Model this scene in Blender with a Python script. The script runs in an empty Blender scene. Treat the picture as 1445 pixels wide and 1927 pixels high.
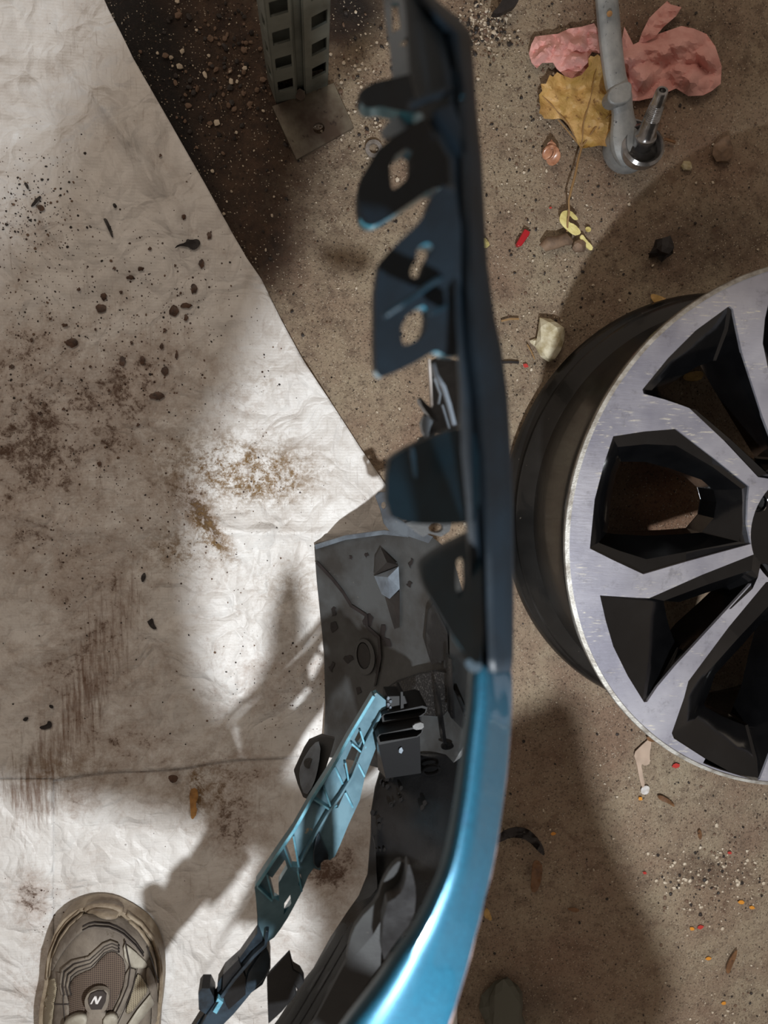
import bpy, bmesh, math, random
import numpy as np
from mathutils import Vector, Matrix, Quaternion, noise
from mathutils.geometry import delaunay_2d_cdt

# ------------------------------------------------------------------ camera, world, lamps
S = 0.9                                   # metres per modelling unit (the lens hangs 0.9 m above the floor)
FPX = 1447.0
CX, CY = 722.5, 963.5
NAD = (530.0, 780.0)                      # where the plumb line below the lens meets the picture
n = Vector(((NAD[0] - CX) / FPX, (CY - NAD[1]) / FPX, -1.0)).normalized()
ROT = n.rotation_difference(Vector((0, 0, -1))).to_matrix()
sc = bpy.context.scene
COL = sc.collection
cam = bpy.data.cameras.new('camera')
cam.sensor_fit = 'VERTICAL'; cam.sensor_height = 36.0
cam.lens = FPX / 1927.0 * 36.0
cam.clip_start = 0.01
cam.dof.use_dof = True
cam.dof.focus_distance = 0.86
cam.dof.aperture_fstop = 6.2
camo = bpy.data.objects.new('camera', cam)
camo.matrix_world = Matrix.Translation((0, 0, S)) @ ROT.to_4x4()
COL.objects.link(camo); sc.camera = camo
vs = sc.view_settings
vs.view_transform = 'Standard'; vs.look = 'None'; vs.gamma = 1.0; vs.use_curve_mapping = False
vs.exposure = 0.0
w = bpy.data.worlds.new('world'); sc.world = w; w.use_nodes = True
bg = w.node_tree.nodes['Background']
bg.inputs[0].default_value = (1.0, 0.83, 0.69, 1); bg.inputs[1].default_value = 0.225

def lamp(name, kind, loc, energy, color, size, target=None, sy=None):
    l = bpy.data.lights.new(name, kind); l.energy = energy; l.color = color
    if kind == 'AREA':
        l.size = size
        if sy: l.shape = 'RECTANGLE'; l.size_y = sy
    else: l.shadow_soft_size = size
    o = bpy.data.objects.new(name, l); o.location = Vector(loc) * S
    if target is not None:
        o.rotation_euler = (Vector(target) * S - o.location).to_track_quat('-Z', 'Y').to_euler()
    COL.objects.link(o); return o
LAMP = Vector((0.16, -0.45, 0.90))
lamp('hand_torch_light', 'POINT', LAMP, 30.0, (0.93, 0.97, 1.0), 0.013)
lamp('overhead_fill_light', 'AREA', (-0.5, 1.6, 2.4), 10.0, (1.0, 0.84, 0.68), 1.4, (0, 0, 0), 0.25)  # unseen lamp, added for warm fill and structured reflections

# ------------------------------------------------------------------ helpers
def ray(px, py):
    return ROT @ Vector(((px - CX) / FPX, (CY - py) / FPX, -1.0))
def P(px, py, z=0.0):                      # point at height z (units) seen at picture position px, py
    d = ray(px, py)
    t = (z - 1.0) / d.z
    return Vector((d.x * t, d.y * t, z)) * S
def onplane(px, py, p0, nrm):              # p0 in units
    d = ray(px, py); o = Vector((0, 0, 1))
    t = (p0 - o).dot(nrm) / d.dot(nrm)
    return (o + d * t)
def project(p):                            # units -> px
    c = ROT.transposed() @ (Vector(p) - Vector((0, 0, 1)))
    return CX + FPX * c.x / -c.z, CY - FPX * c.y / -c.z

def lin(c):
    c = c / 255.0
    return c / 12.92 if c <= 0.04045 else ((c + 0.055) / 1.055) ** 2.4
def rgb(r, g, b): return (lin(r), lin(g), lin(b), 1)

def nodes(name):
    m = bpy.data.materials.new(name); m.use_nodes = True
    nt = m.node_tree; b = nt.nodes['Principled BSDF']
    return m, nt, b
def N(nt, t, **k):
    x = nt.nodes.new(t)
    for a, v in k.items():
        if a.startswith('i_'):
            key = a[2:]
            key = int(key) if key.isdigit() else key.replace('_', ' ')
            x.inputs[key].default_value = v
        else: setattr(x, a, v)
    return x
def mix(nt, fac, a, b, blend='MIX'):
    x = nt.nodes.new('ShaderNodeMix'); x.data_type = 'RGBA'; x.blend_type = blend
    for s, v in ((x.inputs[0], fac), (x.inputs[6], a), (x.inputs[7], b)):
        if hasattr(v, 'is_linked') or hasattr(v, 'links'): nt.links.new(v, s)
        else: s.default_value = v
    return x.outputs[2]
def ramp(nt, src, stops):
    r = nt.nodes.new('ShaderNodeValToRGB'); e = r.color_ramp.elements
    while len(e) < len(stops): e.new(0.5)
    for k, (p, c) in enumerate(stops):
        e[k].position = p; e[k].color = c if len(c) == 4 else (c[0], c[1], c[2], 1)
    nt.links.new(src, r.inputs[0]); return r.outputs[0]
def g(v): return (v, v, v, 1)
def coords(nt): return nt.nodes.new('ShaderNodeNewGeometry').outputs['Position']
def noi(nt, scale, detail=4, rough=0.6, dist=0.0, vec=None):
    x = N(nt, 'ShaderNodeTexNoise', i_Scale=scale, i_Detail=detail, i_Roughness=rough, i_Distortion=dist)
    nt.links.new(vec if vec is not None else coords(nt), x.inputs['Vector']); return x.outputs[0]
def vor(nt, scale, feature='F1', rnd=1.0, vec=None):
    x = N(nt, 'ShaderNodeTexVoronoi', i_Scale=scale, i_Randomness=rnd); x.feature = feature
    nt.links.new(vec if vec is not None else coords(nt), x.inputs['Vector']); return x
def attr(nt, name):
    a = nt.nodes.new('ShaderNodeAttribute'); a.attribute_name = name; return a.outputs['Fac']
def math_(nt, op, a, b=None, c=None, clamp=False):
    x = nt.nodes.new('ShaderNodeMath'); x.operation = op; x.use_clamp = clamp
    for i, v in enumerate((a, b, c)):
        if v is None: continue
        if isinstance(v, (int, float)): x.inputs[i].default_value = v
        else: nt.links.new(v, x.inputs[i])
    return x.outputs[0]
def bump(nt, b, h, strength=0.3, dist=0.001):
    x = N(nt, 'ShaderNodeBump', i_Strength=strength, i_Distance=dist)
    nt.links.new(h, x.inputs['Height']); nt.links.new(x.outputs[0], b.inputs['Normal'])

def mat(name, c1, rough=0.5, metal=0.0, c2=None, scale=40, lo=0.4, hi=0.65, bmp=0.0, bscale=300, coat=0.0,
        spec=0.5, grit=None, gl=0.62, gscale=150, bdist=0.001, rvar=0.0):
    m, nt, b = nodes(name)
    col = c1
    b.inputs['Base Color'].default_value = c1
    if c2:
        f = ramp(nt, noi(nt, scale), [(lo, g(0)), (hi, g(1))])
        col = mix(nt, f, c1, c2)
        nt.links.new(col, b.inputs['Base Color'])
    if grit:
        f = ramp(nt, noi(nt, gscale, 5, 0.7), [(gl, g(0)), (gl + 0.04, g(1))])
        col = mix(nt, f, col, grit)
        nt.links.new(col, b.inputs['Base Color'])
    b.inputs['Roughness'].default_value = rough
    if rvar:
        r = ramp(nt, noi(nt, 60, 5), [(0.35, g(max(0.03, rough - rvar))), (0.65, g(min(1, rough + rvar)))])
        nt.links.new(r, b.inputs['Roughness'])
    b.inputs['Metallic'].default_value = metal
    b.inputs['Specular IOR Level'].default_value = spec
    b.inputs['Coat Weight'].default_value = coat; b.inputs['Coat Roughness'].default_value = 0.06
    if bmp: bump(nt, b, noi(nt, bscale, 5, 0.65), bmp, bdist)
    return m

def tag(o, label=None, cat=None, group=None, kind=None):
    if label: o['label'] = label
    if cat: o['category'] = cat
    if group: o['group'] = group
    if kind: o['kind'] = kind
    return o
def empty(name, loc, label=None, cat=None, group=None):
    o = bpy.data.objects.new(name, None); o.empty_display_size = 0.02
    o.location = loc; COL.objects.link(o)
    return tag(o, label, cat, group)
def link(name, verts, faces, mats, parent=None, fm=None, smooth=None):
    me = bpy.data.meshes.new(name)
    off = parent_loc(parent)
    vv = [Vector(v) for v in verts]
    if parent is None:
        off = sum(vv, Vector()) / len(vv); off.z = min(v.z for v in vv)
    me.from_pydata([tuple(v - off) for v in vv], [], faces)
    if not isinstance(mats, (list, tuple)): mats = [mats]
    for m in mats: me.materials.append(m)
    if fm: me.polygons.foreach_set('material_index', fm)
    bm = bmesh.new(); bm.from_mesh(me)
    bmesh.ops.recalc_face_normals(bm, faces=bm.faces); bm.to_mesh(me); bm.free()
    if smooth is not None:
        me.shade_smooth()
        if smooth < 3: me.set_sharp_from_angle(angle=smooth)
    o = bpy.data.objects.new(name, me); COL.objects.link(o)
    if parent is None: o.location = off
    else: o.parent = parent
    return o
def parent_loc(p):
    v = Vector((0, 0, 0))
    while p is not None: v += p.location; p = p.parent
    return v

def inside(x, y, poly):
    r = False; j = len(poly) - 1
    for i in range(len(poly)):
        xi, yi = poly[i][0], poly[i][1]; xj, yj = poly[j][0], poly[j][1]
        if (yi > y) != (yj > y) and x < (xj - xi) * (y - yi) / (yj - yi) + xi: r = not r
        j = i
    return r
def chaikin(pts, k=1):
    for _ in range(k):
        q = []
        for i in range(len(pts)):
            a, b = pts[i], pts[(i + 1) % len(pts)]
            q.append((a[0] * .75 + b[0] * .25, a[1] * .75 + b[1] * .25)); q.append((a[0] * .25 + b[0] * .75, a[1] * .25 + b[1] * .75))
        pts = q
    return pts
def dens(pts, step):
    q = []
    for i in range(len(pts)):
        a, b = pts[i], pts[(i + 1) % len(pts)]
        L = math.dist(a[:2], b[:2]); k = max(1, int(L / step))
        for j in range(k): q.append((a[0] + (b[0] - a[0]) * j / k, a[1] + (b[1] - a[1]) * j / k))
    return q
def zf(ctrl, p=None, lam=None):             # smooth height surface through control points (px, py, z)
    n_ = len(ctrl)
    zlo, zhi = min(c[2] for c in ctrl) - .012, max(c[2] for c in ctrl) + .012
    def ker(a, b):
        q = ((a[0] - b[0]) ** 2 + (a[1] - b[1]) ** 2) / 1e4
        return q * math.log(q) * .5 if q > 1e-9 else 0.0
    A = np.zeros((n_ + 3, n_ + 3)); y = np.zeros(n_ + 3)
    for i, a in enumerate(ctrl):
        for j, b in enumerate(ctrl): A[i, j] = ker(a, b)
        A[i, i] += 0.02 if n_ > 3 else 0.0
        A[i, n_:] = A[n_:, i] = (1, a[0] / 100, a[1] / 100); y[i] = a[2]
    if n_ <= 3:
        a, b = ctrl[0], ctrl[-1]; dx, dy = b[0] - a[0], b[1] - a[1]; L = dx * dx + dy * dy
        return lambda x, y: a[2] + (b[2] - a[2]) * max(-.3, min(1.3, ((x - a[0]) * dx + (y - a[1]) * dy) / L))
    w_ = np.linalg.solve(A, y)
    def f(x, y):
        return min(zhi, max(zlo, float(w_[n_] + w_[n_ + 1] * x / 100 + w_[n_ + 2] * y / 100 + sum(w_[i] * ker((x, y), ctrl[i]) for i in range(n_)))))
    return f
def cdt(outline, holes, step, rnd=0.0, seed=1):
    R = random.Random(seed)
    loops = [dens(outline, step)] + [dens(h, step) for h in holes]
    pts, edges = [], []
    for lp in loops:
        s = len(pts); pts += lp
        edges += [(s + i, s + (i + 1) % len(lp)) for i in range(len(lp))]
    x0 = min(p[0] for p in outline); x1 = max(p[0] for p in outline)
    y0 = min(p[1] for p in outline); y1 = max(p[1] for p in outline)
    bd = list(pts); row = 0
    y = y0 + step * .5
    while y < y1:
        x = x0 + step * (.5 if row % 2 else 1.0)
        while x < x1:
            xx = x + R.uniform(-rnd, rnd) * step; yy = y + R.uniform(-rnd, rnd) * step
            if inside(xx, yy, outline) and not any(inside(xx, yy, h) for h in holes):
                if min((b[0] - xx) ** 2 + (b[1] - yy) ** 2 for b in bd) > (step * .45) ** 2: pts.append((xx, yy))
            x += step
        y += step * .87; row += 1
    v, e, f, _, _, _ = delaunay_2d_cdt([Vector(p) for p in pts], edges, [], 0, 1e-4)
    tris = []
    for t in f:
        cx = sum(v[i].x for i in t) / 3; cy = sum(v[i].y for i in t) / 3
        if inside(cx, cy, outline) and not any(inside(cx, cy, h) for h in holes): tris.append(tuple(t))
    return [(q.x, q.y) for q in v], tris
def solid(name, top, tris, th, mats, parent=None, smooth=0.6, down=None, bev=0.0, edge_mi=1):
    """closed plate from a triangulated top face; boundary walls take the second material"""
    used = sorted({i for t in tris for i in t}); idx = {k: i for i, k in enumerate(used)}
    T = [top[i] for i in used]; nT = len(T)
    tr = [tuple(idx[i] for i in t) for t in tris]
    dn = Vector((0, 0, -1)) if down is None else down
    B = [p + dn * (th * S) for p in T]
    cnt = {}; own = {}
    for t in tr:
        for a, b in ((t[0], t[1]), (t[1], t[2]), (t[2], t[0])):
            cnt[(min(a, b), max(a, b))] = cnt.get((min(a, b), max(a, b)), []) + [(a, b)]; own[(min(a, b), max(a, b))] = t
    faces = list(tr) + [tuple(i + nT for i in reversed(t)) for t in tr]
    fm = [0] * len(faces)
    ml = mats if isinstance(mats, (list, tuple)) else [mats]
    for k, l in cnt.items():
        if len(l) == 1:
            a, b = l[0]; faces.append((b, a, a + nT, b + nT)); mi_ = edge_mi if len(ml) > 1 else 0
            if mi_ and ml[1].name == 'teal_paint_lit_edge':
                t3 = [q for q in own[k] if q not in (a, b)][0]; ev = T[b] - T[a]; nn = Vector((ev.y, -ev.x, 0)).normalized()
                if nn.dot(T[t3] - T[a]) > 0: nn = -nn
                if nn.y > -0.45: mi_ = 0  # only walls facing the torch take the lit teal, others stay dark
            fm.append(mi_)
    o = link(name, T + B, faces, ml, parent, fm, smooth)
    if bev:
        md = o.modifiers.new('bevel', 'BEVEL'); md.width = bev * S; md.segments = 2; md.limit_method = 'ANGLE'; md.angle_limit = 0.9
    return o
def plate(name, outline, z, th, mats, parent=None, holes=(), step=12, rnd=0.0, smooth=0.6, chk=0, bev=0.0, seed=1, hchk=0, edge_mi=1):
    outline = [p[:2] for p in outline]
    if chk: outline = chaikin(outline, chk)
    holes = [chaikin(h, hchk) if hchk else h for h in holes]
    v, t = cdt(outline, holes, step, rnd, seed)
    f = z if callable(z) else (lambda x, y: z)
    return solid(name, [P(x, y, f(x, y)) for x, y in v], t, th, mats, parent, smooth, None, bev, edge_mi)
def grid(name, rows, mats, parent=None, th=0.0, smooth=1.0, closed=False, sub=0):
    nr, nc = len(rows), len(rows[0]); V = [p for r in rows for p in r]; F = []
    for i in range(nr - 1):
        for j in range(nc if closed else nc - 1):
            F.append((i * nc + j, i * nc + (j + 1) % nc, (i + 1) * nc + (j + 1) % nc, (i + 1) * nc + j))
    o = link(name, V, F, mats, parent, None, smooth)
    if th:
        md = o.modifiers.new('solid', 'SOLIDIFY'); md.thickness = th * S; md.offset = 0
    if sub:
        md = o.modifiers.new('sub', 'SUBSURF'); md.levels = sub; md.render_levels = sub
    return o
def tube(name, pts, rad, m, parent=None, seg=10, cap=True, flat=1.0, smooth=0.9):
    """pts: world Vectors; rad: number or list, metres"""
    n_ = len(pts); rad = rad if isinstance(rad, (list, tuple)) else [rad] * n_
    V, F = [], []; up = Vector((0.13, 0.21, 1)).normalized()
    for i, p in enumerate(pts):
        d = (pts[min(i + 1, n_ - 1)] - pts[max(i - 1, 0)]).normalized()
        if abs(d.z) > 0.9: up_ = Vector((1, 0.1, 0))
        else: up_ = Vector((0, 0, 1))
        s = d.cross(up_).normalized(); u = s.cross(d).normalized()
        for k in range(seg):
            a = 2 * math.pi * k / seg
            V.append(p + s * math.cos(a) * rad[i] + u * math.sin(a) * rad[i] * flat)
    for i in range(n_ - 1):
        for k in range(seg):
            F.append((i * seg + k, i * seg + (k + 1) % seg, (i + 1) * seg + (k + 1) % seg, (i + 1) * seg + k))
    if cap: F.append(tuple(range(seg))); F.append(tuple((n_ - 1) * seg + k for k in range(seg)))
    return link(name, V, F, m, parent, None, smooth)
def lathe(name, prof, c, ax, m, parent=None, seg=128, smooth=0.7, mi=None, loop=False):
    """prof: (r, h) in units along axis ax through c (units)"""
    ax = Vector(ax).normalized(); e1 = Vector((1, 0, 0)); e1 = (e1 - ax * e1.dot(ax)).normalized(); e2 = ax.cross(e1)
    V, F, fm = [], [], []
    for r, h in prof:
        for k in range(seg):
            a = 2 * math.pi * k / seg
            V.append((Vector(c) + ax * h + (e1 * math.cos(a) + e2 * math.sin(a)) * r) * S)
    np_ = len(prof)
    for i in range(np_ if loop else np_ - 1):
        for k in range(seg):
            j = (i + 1) % np_
            F.append((i * seg + k, i * seg + (k + 1) % seg, j * seg + (k + 1) % seg, j * seg + k)); fm.append(mi[i] if mi else 0)
    return link(name, V, F, m, parent, fm, smooth)
def rock(name, c, r, m, seed, sq=(1, 1, 0.6), sub=2, parent=None, amp=0.35, smooth=None):
    bm = bmesh.new(); bmesh.ops.create_icosphere(bm, subdivisions=sub, radius=1.0)
    V = []; o3 = Vector((seed * 3.1, seed * 1.7, 0))
    for v in bm.verts:
        d = 1 + amp * noise.noise(v.co * 1.3 + o3) + amp * .4 * noise.noise(v.co * 3 + o3)
        V.append(c + Vector((v.co.x * sq[0], v.co.y * sq[1], v.co.z * sq[2])) * d * r)
    F = [tuple(v.index for v in f.verts) for f in bm.faces]; bm.free()
    return link(name, V, F, m, parent, None, smooth)

# ------------------------------------------------------------------ materials
def floor_material():
    m, nt, b = nodes('dirty_concrete')
    n1 = noi(nt, 9, 6, 0.62); n2 = noi(nt, 45, 6, 0.7); n3 = noi(nt, 420, 4, 0.7)
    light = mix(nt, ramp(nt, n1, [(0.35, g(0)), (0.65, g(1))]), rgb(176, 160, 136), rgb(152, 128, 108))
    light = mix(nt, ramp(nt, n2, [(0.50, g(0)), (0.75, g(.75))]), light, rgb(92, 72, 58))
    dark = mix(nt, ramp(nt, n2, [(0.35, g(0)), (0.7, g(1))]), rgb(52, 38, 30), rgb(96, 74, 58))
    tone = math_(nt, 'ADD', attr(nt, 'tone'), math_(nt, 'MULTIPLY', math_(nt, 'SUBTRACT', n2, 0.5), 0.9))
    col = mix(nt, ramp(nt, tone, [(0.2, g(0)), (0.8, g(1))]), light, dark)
    col = mix(nt, ramp(nt, attr(nt, 'oil'), [(0.1, g(0)), (0.9, g(1))]), col, rgb(26, 20, 17))
    col = mix(nt, ramp(nt, attr(nt, 'rust'), [(0.0, g(0)), (1.0, g(.8))]), col, rgb(122, 76, 50))
    col = mix(nt, ramp(nt, n3, [(0.53, g(0)), (0.66, g(.85))]), col, rgb(56, 42, 34))
    v = vor(nt, 330)
    sp = ramp(nt, v.outputs['Distance'], [(0.14, g(1)), (0.26, g(0))])
    gate = ramp(nt, noi(nt, 160, 2), [(0.50, g(0)), (0.55, g(1))])
    col = mix(nt, mix(nt, sp, g(0), gate), col, rgb(205, 192, 172))
    v2 = vor(nt, 120); pit = ramp(nt, v2.outputs['Distance'], [(0.09, g(1)), (0.17, g(0))])
    gate2 = ramp(nt, noi(nt, 60, 3), [(0.53, g(0)), (0.58, g(1))])
    col = mix(nt, mix(nt, pit, g(0), gate2), col, rgb(30, 22, 18))
    nt.links.new(col, b.inputs['Base Color'])
    nt.links.new(ramp(nt, n2, [(0.3, g(0.34)), (0.7, g(0.72))]), b.inputs['Roughness'])
    h = math_(nt, 'ADD', math_(nt, 'MULTIPLY', noi(nt, 140, 6, 0.75), 1.0), math_(nt, 'MULTIPLY', noi(nt, 700, 3, 0.7), 0.5))
    h = math_(nt, 'ADD', h, math_(nt, 'MULTIPLY', pit, -0.4))
    bump(nt, b, h, 1.0, 0.0034)
    return m
def sheet_material(name, warm=0.0):
    m, nt, b = nodes(name)
    n1 = noi(nt, 14, 7, 0.68, 0.6); n2 = noi(nt, 70, 7, 0.75, 0.4); n3 = noi(nt, 330, 5, 0.75)
    base = mix(nt, ramp(nt, n1, [(0.35, g(0)), (0.7, g(1))]), rgb(226, 224, 221), rgb(200, 194, 188))
    d = attr(nt, 'dirt')
    mixd = math_(nt, 'ADD', math_(nt, 'MULTIPLY', math_(nt, 'SUBTRACT', n1, 0.5), 0.8), math_(nt, 'MULTIPLY', math_(nt, 'SUBTRACT', n2, 0.5), 1.7))
    s = math_(nt, 'ADD', math_(nt, 'ADD', mixd, math_(nt, 'MULTIPLY', math_(nt, 'SUBTRACT', n3, 0.5), 0.8)), d)
    film = ramp(nt, s, [(0.15, g(0)), (1.0, g(.8))])
    col = mix(nt, film, base, rgb(140, 112, 92))
    crust = ramp(nt, s, [(0.70, g(0)), (0.98, g(.9))])
    col = mix(nt, crust, col, rgb(86, 62, 48))
    # scuffs: stretched noise
    mp = N(nt, 'ShaderNodeMapping'); mp.inputs['Rotation'].default_value = (0, 0, 0.42); mp.inputs['Scale'].default_value = (260, 26, 30)
    nt.links.new(coords(nt), mp.inputs['Vector'])
    st = noi(nt, 1.0, 5, 0.65, 0, mp.outputs[0])
    sc_ = math_(nt, 'ADD', math_(nt, 'MULTIPLY', st, 1.0), math_(nt, 'MULTIPLY', attr(nt, 'scuff'), 0.6))
    col = mix(nt, ramp(nt, sc_, [(0.68, g(0)), (0.95, g(.8))]), col, rgb(112, 82, 62))
    mp2 = N(nt, 'ShaderNodeMapping'); mp2.inputs['Rotation'].default_value = (0, 0, 1.1); mp2.inputs['Scale'].default_value = (420, 30, 30)
    nt.links.new(coords(nt), mp2.inputs['Vector'])
    sg = math_(nt, 'MULTIPLY', ramp(nt, noi(nt, 1.0, 5, 0.7, 0.4, mp2.outputs[0]), [(0.58, g(0)), (0.72, g(.6))]), ramp(nt, noi(nt, 7, 4), [(0.42, g(0)), (0.62, g(1))]))
    col = mix(nt, sg, col, rgb(128, 108, 92))
    # ochre wear and amber
    oc = math_(nt, 'MULTIPLY', attr(nt, 'ochre'), ramp(nt, math_(nt, 'ADD', n2, math_(nt, 'MULTIPLY', n3, .5)), [(0.66, g(0)), (0.84, g(1))]))
    col = mix(nt, oc, col, rgb(124, 98, 64))
    # spots of dried mud in two sizes
    for sc2, lo_, th_, cc in ((95, 0.10, .50, rgb(66, 46, 36)), (230, 0.13, .46, rgb(72, 52, 42))):
        v = vor(nt, sc2); f = ramp(nt, v.outputs['Distance'], [(lo_, g(1)), (lo_ + 0.035, g(0))])
        r2 = N(nt, 'ShaderNodeSeparateColor'); nt.links.new(v.outputs['Color'], r2.inputs[0])
        gate = ramp(nt, math_(nt, 'ADD', r2.outputs[0], math_(nt, 'MULTIPLY', attr(nt, 'spots'), 0.9)), [(0.98, g(0)), (1.0, g(1))])
        col = mix(nt, math_(nt, 'MULTIPLY', f, gate), col, cc)
    nt.links.new(col, b.inputs['Base Color'])
    nt.links.new(ramp(nt, s, [(0.2, g(0.40)), (0.9, g(0.75))]), b.inputs['Roughness'])
    b.inputs['Specular IOR Level'].default_value = 0.45
    wv = N(nt, 'ShaderNodeTexWave', i_Scale=95.0, i_Distortion=0.6, i_Detail=2.0); wv.bands_direction = 'Y'
    nt.links.new(coords(nt), wv.inputs['Vector'])
    h = math_(nt, 'ADD', math_(nt, 'MULTIPLY', wv.outputs['Fac'], 0.08), math_(nt, 'MULTIPLY', noi(nt, 120, 6, 0.7), 1.0))
    h = math_(nt, 'ADD', h, math_(nt, 'MULTIPLY', crust, 0.8))
    wp = N(nt, 'ShaderNodeVectorMath'); wp.operation = 'MULTIPLY_ADD'; wn = N(nt, 'ShaderNodeTexNoise', i_Scale=9.0, i_Detail=3.0)
    nt.links.new(coords(nt), wn.inputs['Vector']); nt.links.new(wn.outputs['Color'], wp.inputs[0]); wp.inputs[1].default_value = (.12, .12, 0); nt.links.new(coords(nt), wp.inputs[2])
    for sc3, am in ((9.0, 5.0), (23.0, 2.6), (55.0, 1.0)):
        vv = vor(nt, sc3, 'DISTANCE_TO_EDGE', 1.0, wp.outputs[0])
        h = math_(nt, 'ADD', h, math_(nt, 'MULTIPLY', ramp(nt, vv.outputs['Distance'], [(0.0, g(0)), (0.35, g(1))]), am))
    bump(nt, b, h, 0.75, 0.0012)
    return m
M_floor = floor_material()
M_sheet = sheet_material('vinyl_sheet_dirty')
M_navy = mat('dark_overspray_plastic', rgb(12, 24, 33), 0.5, spec=.3, c2=rgb(8, 15, 21), scale=30, bmp=0.15, bscale=500)
M_navy2 = mat('dark_teal_overspray', rgb(12, 36, 48), 0.48, spec=.3, c2=rgb(8, 22, 30), scale=25, bmp=0.1)
M_teal_lit_edge = mat('teal_paint_lit_edge', rgb(60, 150, 175), 0.3, 0.25, c2=rgb(30, 96, 124), scale=60, coat=0.6)  # overspray teal as lit by the torch, put into the colour
M_blackpl = mat('black_plastic', rgb(26, 26, 27), 0.33, c2=rgb(17, 17, 18), scale=25, bmp=0.2, bscale=350, rvar=0.08)
M_black2 = mat('black_plastic_matte', rgb(42, 43, 43), 0.5, c2=rgb(32, 32, 33), scale=18, bmp=0.2, bscale=400, grit=rgb(96, 90, 84), gl=0.70, gscale=260)
M_pocket = mat('pocket_plastic', rgb(24, 24, 25), 0.62, spec=0.25, bmp=0.2)
M_liner = mat('grey_black_liner', rgb(74, 76, 77), 0.42, c2=rgb(52, 50, 48), scale=16, bmp=0.25, bscale=220, grit=rgb(150, 142, 130), gl=0.69, gscale=330, rvar=0.1)
M_liner_dark = mat('liner_dark_relief', rgb(40, 36, 34), 0.4, c2=rgb(26, 24, 24), scale=40, bmp=0.2)
M_greytab = mat('grey_blue_plastic', rgb(112, 122, 132), 0.42, c2=rgb(84, 90, 98), scale=35, bmp=0.15, grit=rgb(160, 150, 140), gl=0.68, gscale=250)
def paint():
    m, nt, b = nodes('teal_metallic_paint')
    c = mix(nt, ramp(nt, noi(nt, 1400, 2), [(0.4, g(0)), (0.62, g(1))]), rgb(5, 50, 70), rgb(16, 82, 104))
    c = mix(nt, ramp(nt, noi(nt, 40, 4), [(0.62, g(0)), (0.7, g(.35))]), c, rgb(20, 60, 90))
    nt.links.new(c, b.inputs['Base Color'])
    b.inputs['Metallic'].default_value = 0.5; b.inputs['Roughness'].default_value = 0.42
    b.inputs['Coat Weight'].default_value = 0.4; b.inputs['Coat Roughness'].default_value = 0.05
    bump(nt, b, noi(nt, 90, 3), 0.12, 0.001)
    return m
M_paint = paint()
M_rim = mat('worn_paint_rim', rgb(96, 80, 76), 0.75, spec=.2, c2=rgb(52, 46, 50), scale=80)
M_blue = mat('dusty_blue_plastic', rgb(98, 128, 140), 0.45, 0.1, c2=rgb(74, 102, 114), scale=28, bmp=0.15, bscale=300, grit=rgb(150, 138, 122), gl=0.66, gscale=60, coat=0.2)
M_blue_hi = mat('bright_blue_edge', rgb(112, 166, 184), 0.35, 0.1, c2=rgb(70, 124, 144), scale=50, coat=0.5)
M_slate = mat('dark_slate_plastic', rgb(42, 54, 64), 0.36, c2=rgb(24, 28, 32), scale=40, coat=0.2)
M_steel = mat('forged_aluminium', rgb(170, 172, 172), 0.5, 0.25, c2=rgb(136, 140, 142), scale=30, bmp=0.5, bscale=220, grit=rgb(80, 84, 90), gl=0.64, gscale=140)
M_shiny = mat('bright_steel', rgb(190, 190, 192), 0.22, 0.9, c2=rgb(130, 128, 126), scale=60, bmp=0.15)
M_grease = mat('black_grease', rgb(12, 12, 13), 0.12, bmp=0.8, bscale=160, bdist=0.002)
M_galv = mat('galvanised_steel', rgb(128, 132, 124), 0.5, 0.35, c2=rgb(98, 102, 96), scale=16, bmp=0.2, bscale=120, grit=rgb(160, 160, 150), gl=0.68, gscale=120)
M_plate = mat('dirty_base_plate', rgb(120, 114, 100), 0.42, 0.3, c2=rgb(72, 58, 48), scale=18, lo=.35, hi=.6, bmp=0.3, grit=rgb(52, 42, 36), gl=0.62, gscale=90)
def silver():
    m, nt, b = nodes('machined_aluminium')
    c = mix(nt, ramp(nt, noi(nt, 12, 4), [(0.35, g(0)), (0.65, g(1))]), rgb(196, 196, 206), rgb(158, 158, 172))
    mp = N(nt, 'ShaderNodeMapping'); mp.inputs['Scale'].default_value = (60, 500, 60); mp.inputs['Rotation'].default_value = (0, 0, 0.9)
    nt.links.new(coords(nt), mp.inputs['Vector'])
    s = noi(nt, 1, 4, 0.7, 0.3, mp.outputs[0]); gate = ramp(nt, noi(nt, 26, 3), [(0.5, g(0)), (0.6, g(1))])
    sc_ = math_(nt, 'MULTIPLY', ramp(nt, s, [(0.56, g(0)), (0.64, g(1))]), gate)
    c = mix(nt, sc_, c, rgb(236, 232, 220))
    c = mix(nt, ramp(nt, noi(nt, 55, 6, .75), [(0.55, g(0)), (0.72, g(.6))]), c, rgb(120, 118, 124)); nt.links.new(c, b.inputs['Base Color'])
    b.inputs['Metallic'].default_value = 0.72; b.inputs['Roughness'].default_value = 0.34
    bump(nt, b, s, 0.4, 0.0008); return m
M_silver = silver()
M_lip = mat('chewed_rim_lip', rgb(178, 176, 170), 0.5, 0.5, c2=rgb(130, 124, 116), scale=70, bmp=.6, bscale=260, bdist=0.0015)
M_wblack = mat('gloss_black_wheel', rgb(7, 7, 8), 0.12, coat=0.4, c2=rgb(13, 13, 14), scale=20, bmp=0.05)
M_barrel = mat('dusty_black_barrel', rgb(32, 31, 30), 0.2, c2=rgb(18, 18, 18), scale=12, bmp=0.15, coat=0.3, grit=rgb(84, 78, 72), gl=0.68, gscale=160)
M_pink = mat('pink_paper', rgb(222, 168, 160), 0.85, c2=rgb(208, 150, 142), scale=60, bmp=0.4, bscale=500)
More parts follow.
